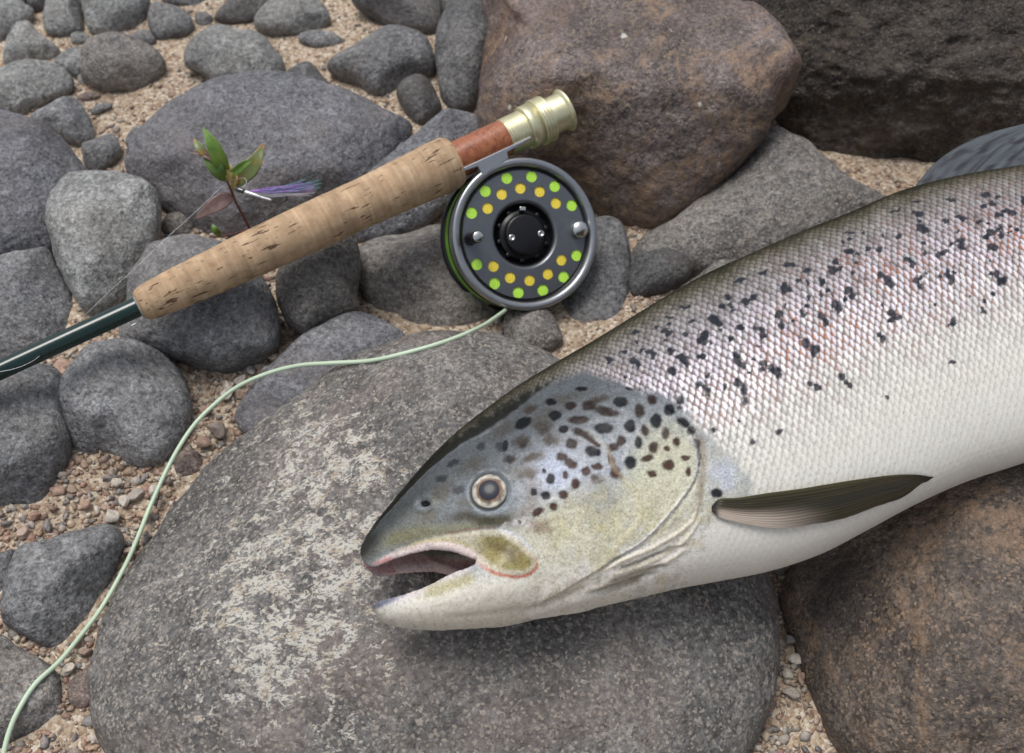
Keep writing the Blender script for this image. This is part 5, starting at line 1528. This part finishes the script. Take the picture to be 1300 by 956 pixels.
# a taut smooth curve that never dips below what it lies on
z = lim.copy()
for _ in range(400):
    a = z.copy(); a[1:-1] = 0.5 * (z[:-2] + z[2:])
    z = np.minimum(a, lim); z[0] = reel_dep
for _ in range(6):
    a = z.copy(); a[1:-1] = 0.25 * (z[:-2] + 2 * z[1:-1] + z[2:]); z = np.minimum(a, lim + 0.0008); z[0] = reel_dep
pts = np.array([at_depth(x, y, t) for (x, y), t in zip(lp, z)])
V, F = tube(pts, rad_l, 12)
link('fly_line', mesh_from('fly_line', V, F), flm, label='pale green fly line curving from the reel to the lower left', cat='fishing line')
# thin clear leader running from the fly past the egg-shaped stone to the rod
mono = simple_mat('clear_mono', (0.55, 0.56, 0.57), 0.15, spec=0.8, vary=0.05)
FLY = at_depth(303, 241, 0.775)
l1 = [at_depth(*q) for q in ((306,240,0.776),(313,232,0.778),(309,226,0.785),(296,229,0.80),(283,236,0.80),(262,256,0.79),(235,281,0.778),(205,308,0.768),(170,342,0.762),(140,369,0.758),(112,396,0.757),(96,412,0.765))]
V, F = tube(catmull(np.array(l1), 70), 0.00016, 6)
link('leader', mesh_from('leader', V, F), mono, label='thin clear leader from the fly down to the rod blank', cat='fishing line')
l2 = [at_depth(*q) for q in ((-20,474,0.690),(5,471,0.688),(25,466,0.690),(42,458,0.694),(50,452,0.700))]
V, F = tube(catmull(np.array(l2), 40), 0.00016, 6)
link('leader_loop', mesh_from('leader_loop', V, F), mono, label='loop of thin clear line hanging under the blank at left', cat='fishing line')

# ------------------------------------------------------------------ seedling
pm_stem = simple_mat('red_stem', (0.14, 0.045, 0.035), 0.5, vary=0.25, vscale=300)
def leaf_mat(name, c1, c2, c3=None):
    m, nt, bs = new_mat(name)
    tc = nt.nodes.new('ShaderNodeTexCoord').outputs['Object']
    c = ramp(nt, noise(nt, tc, 160.0, 5, 0.6, 0.5), [(0.35, c1), (0.65, c2)])
    if c3 is not None:
        c = mix(nt, ramp(nt, noise(nt, tc, 90.0, 4), [(0.5, 0.0), (0.62, 1.0)]), c, c3)
    nt.links.new(c, bs.inputs['Base Color'])
    bs.inputs['Roughness'].default_value = 0.4
    bs.inputs['Transmission Weight'].default_value = 0.0
    bs.inputs['Subsurface Weight'].default_value = 0.15
    bs.inputs['Subsurface Scale'].default_value = 0.002
    bump(nt, bs, noise(nt, tc, 500.0, 3), 0.4, 0.0005)
    return m
lg = leaf_mat('leaf_green', (0.075, 0.17, 0.022), (0.13, 0.25, 0.035))
ld = leaf_mat('leaf_dark_green', (0.05, 0.12, 0.02), (0.085, 0.17, 0.03))
lr = leaf_mat('leaf_reddish', (0.17, 0.11, 0.10), (0.24, 0.17, 0.15))
lo_ = leaf_mat('leaf_turning', (0.11, 0.17, 0.05), (0.17, 0.20, 0.08), (0.42, 0.20, 0.04))
ly = leaf_mat('leaf_yellow', (0.36, 0.26, 0.06), (0.40, 0.33, 0.12))
root = at_depth(318, 292, 0.845)
plant = link('seedling', None, label='small green and red seedling sprouting beside the cork handle', cat='plant', loc=root)
def pd(px, py, t): return at_depth(px, py, t) - root
stem = [pd(318,292,0.842),(pd(309,275,0.830)),pd(300,258,0.818),pd(294,243,0.808),pd(288,229,0.800),pd(284,215,0.795),pd(276,203,0.792)]
V, F = tube(catmull(np.array(stem), 40), np.linspace(0.0011, 0.0006, 40), 8); part('stem', V, F, pm_stem, plant)
def leaf(pts, wid, mat, fold=0.25, face=None, curl=0.0):
    """pts: midrib points (root to tip, relative), wid: half width in metres"""
    Pm = catmull(np.array(pts), 22)
    T = np.gradient(Pm, axis=0); T = unit_rows(T)
    fc = unit(CAM - root) if face is None else unit(face)
    out = []
    for i in range(22):
        t_ = i / 21.0
        w_ = wid * math.sin(math.pi * (0.04 + 0.955 * t_) ** 0.85) ** 0.9
        sx = unit(np.cross(T[i], fc))
        up_ = np.cross(sx, T[i])
        for j in np.linspace(-1, 1, 9):
            out.append(Pm[i] + sx * (j * w_) + up_ * (abs(j) * w_ * fold + curl * w_ * math.sin(t_ * 9 + j)))
    ii, jj = np.meshgrid(np.arange(21), np.arange(8), indexing='ij'); ii, jj = ii.ravel(), jj.ravel()
    F = np.stack([ii * 9 + jj, (ii + 1) * 9 + jj, (ii + 1) * 9 + jj + 1, ii * 9 + jj + 1], -1)
    me = mesh_from('leaf', np.array(out), F)
    ob = link('leaf', me, mat, parent=plant)
    so = ob.modifiers.new('solid', 'SOLIDIFY'); so.thickness = 0.00025
    return ob
k8 = 0.80 / FPX
leaf([pd(287,224,0.799),pd(280,205,0.790),pd(269,182,0.784),pd(257,161,0.785)], 9.5 * k8, lg, 0.22)
leaf([pd(286,229,0.799),pd(277,217,0.792),pd(266,203,0.790),pd(259,194,0.792)], 9.0 * k8, ld, 0.2)
leaf([pd(282,214,0.795),pd(270,202,0.790),pd(255,195,0.788),pd(238,193,0.790)], 3.6 * k8, lr, 0.5)
leaf([pd(289,225,0.800),pd(300,217,0.795),pd(311,208,0.792),pd(322,203,0.792)], 5.5 * k8, lg, 0.3)
leaf([pd(300,236,0.806),pd(314,218,0.803),pd(325,203,0.803),pd(335,182,0.806)], 11.0 * k8, lo_, 0.15, curl=0.25)
leaf([pd(290,231,0.801),pd(291,222,0.797),pd(292,214,0.796),pd(293,208,0.797)], 4.5 * k8, ly, 0.3)
leaf([pd(295,240,0.806),pd(297,232,0.802),pd(299,226,0.801),pd(301,221,0.802)], 4.0 * k8, ly, 0.3)
leaf([pd(296,250,0.812),pd(284,254,0.808),pd(268,264,0.806),pd(247,278,0.808)], 10.0 * k8, lr, 0.12, curl=0.1)
leaf([pd(265,200,0.790),pd(257,192,0.787),pd(251,184,0.787),pd(246,176,0.790)], 5.5 * k8, lo_, 0.2)
# creeping red twig low between the stones
tw = [at_depth(*q) - root for q in ((318,290,0.842),(295,297,0.838),(270,301,0.834),(245,305,0.830),(222,307,0.828),(205,307,0.830))]
V, F = tube(catmull(np.array(tw), 30), 0.0005, 6); part('runner', V, F, pm_stem, plant)
leaf([at_depth(*q) - root for q in ((280,300,0.832),(276,295,0.828),(272,290,0.826),(270,284,0.827))], 4.5 * k8, lg, 0.2)

# ------------------------------------------------------------------ the fly
fly = link('fishing_fly', None, label='purple and white hair-wing fly hooked on the seedling', cat='fishing fly', loc=FLY)
def fd(px, py, t): return at_depth(px, py, t) - FLY
V, F = tube(catmull(np.array([fd(300,240,0.7765),fd(303,241,0.776),fd(308,242.5,0.7755),fd(312,244,0.775)]), 14), np.array([2.2,2.9,3.2,3.4,3.5,3.5,3.5,3.4,3.4,3.3,3.1,2.8,2.3,1.6]) * 0.78 / FPX, 12)
part('head', V, F, simple_mat('black_thread', (0.006, 0.006, 0.006), 0.12, coat=1.0), fly)
V, F = tube(catmull(np.array([fd(311,243.5,0.775),fd(322,247,0.774),fd(334,251,0.774),fd(345,254,0.774)]), 20), np.linspace(2.4, 1.6, 20) * 0.78 / FPX, 10)
part('body', V, F, simple_mat('tinsel', (0.62, 0.64, 0.66), 0.3, 0.6, vary=0.2, vscale=900), fly)
V, F = tube(catmull(np.array([fd(340,253,0.774),fd(352,256.5,0.774),fd(362,255,0.774),fd(364,250,0.774),fd(357,247.5,0.774)]), 40), 0.00045, 8)
part('hook', V, F, black, fly)
wm, nt, bs = new_mat('fly_hair')
a1 = nt.nodes.new('ShaderNodeAttribute'); a1.attribute_name = 'col'
nt.links.new(a1.outputs['Color'], bs.inputs['Base Color']); bs.inputs['Roughness'].default_value = 0.35
rgf = np.random.RandomState(8)
VV, FF, CC = [], [], []; nof = 0
for k in range(190):
    u_ = rgf.uniform(-1, 1); e_ = rgf.uniform(0.7, 1.0)
    kind = 'teal' if rgf.uniform() < 0.14 else ('white' if u_ < -0.35 else 'purple')
    ex, ey = 312 + (90 * e_ + (8 if kind == 'teal' else 0)), 244 - 4 - 6 * u_ + (-6 if kind == 'teal' else 0) + rgf.normal(0, 2.5)
    mx_, my_ = 312 + 45 * e_, 243.5 - 5.0 * u_ + rgf.normal(0, 1.0)
    dz = rgf.normal(0, 0.0022)
    c3 = catmull(np.array([fd(311, 243 + 0.8 * u_, 0.775), fd(mx_, my_, 0.774 + dz * 0.6), fd(ex, ey, 0.775 + dz)]), 7)
    v_, f_ = tube(c3, np.linspace(0.00022, 0.00010, 7), 4, caps=False)
    cc = {'purple': (0.36, 0.19, 0.58), 'white': (0.56, 0.54, 0.60), 'teal': (0.06, 0.26, 0.28)}[kind]
    VV.append(v_); FF.append(f_[0] + nof); nof += len(v_); CC.append(np.repeat(np.array([cc]) * rgf.uniform(0.7, 1.25), len(v_), 0))
me = mesh_from('hair_wing', np.vstack(VV), np.vstack(FF)); color_attr(me, 'col', np.vstack(CC))
link('hair_wing', me, wm, parent=fly, kind='stuff')
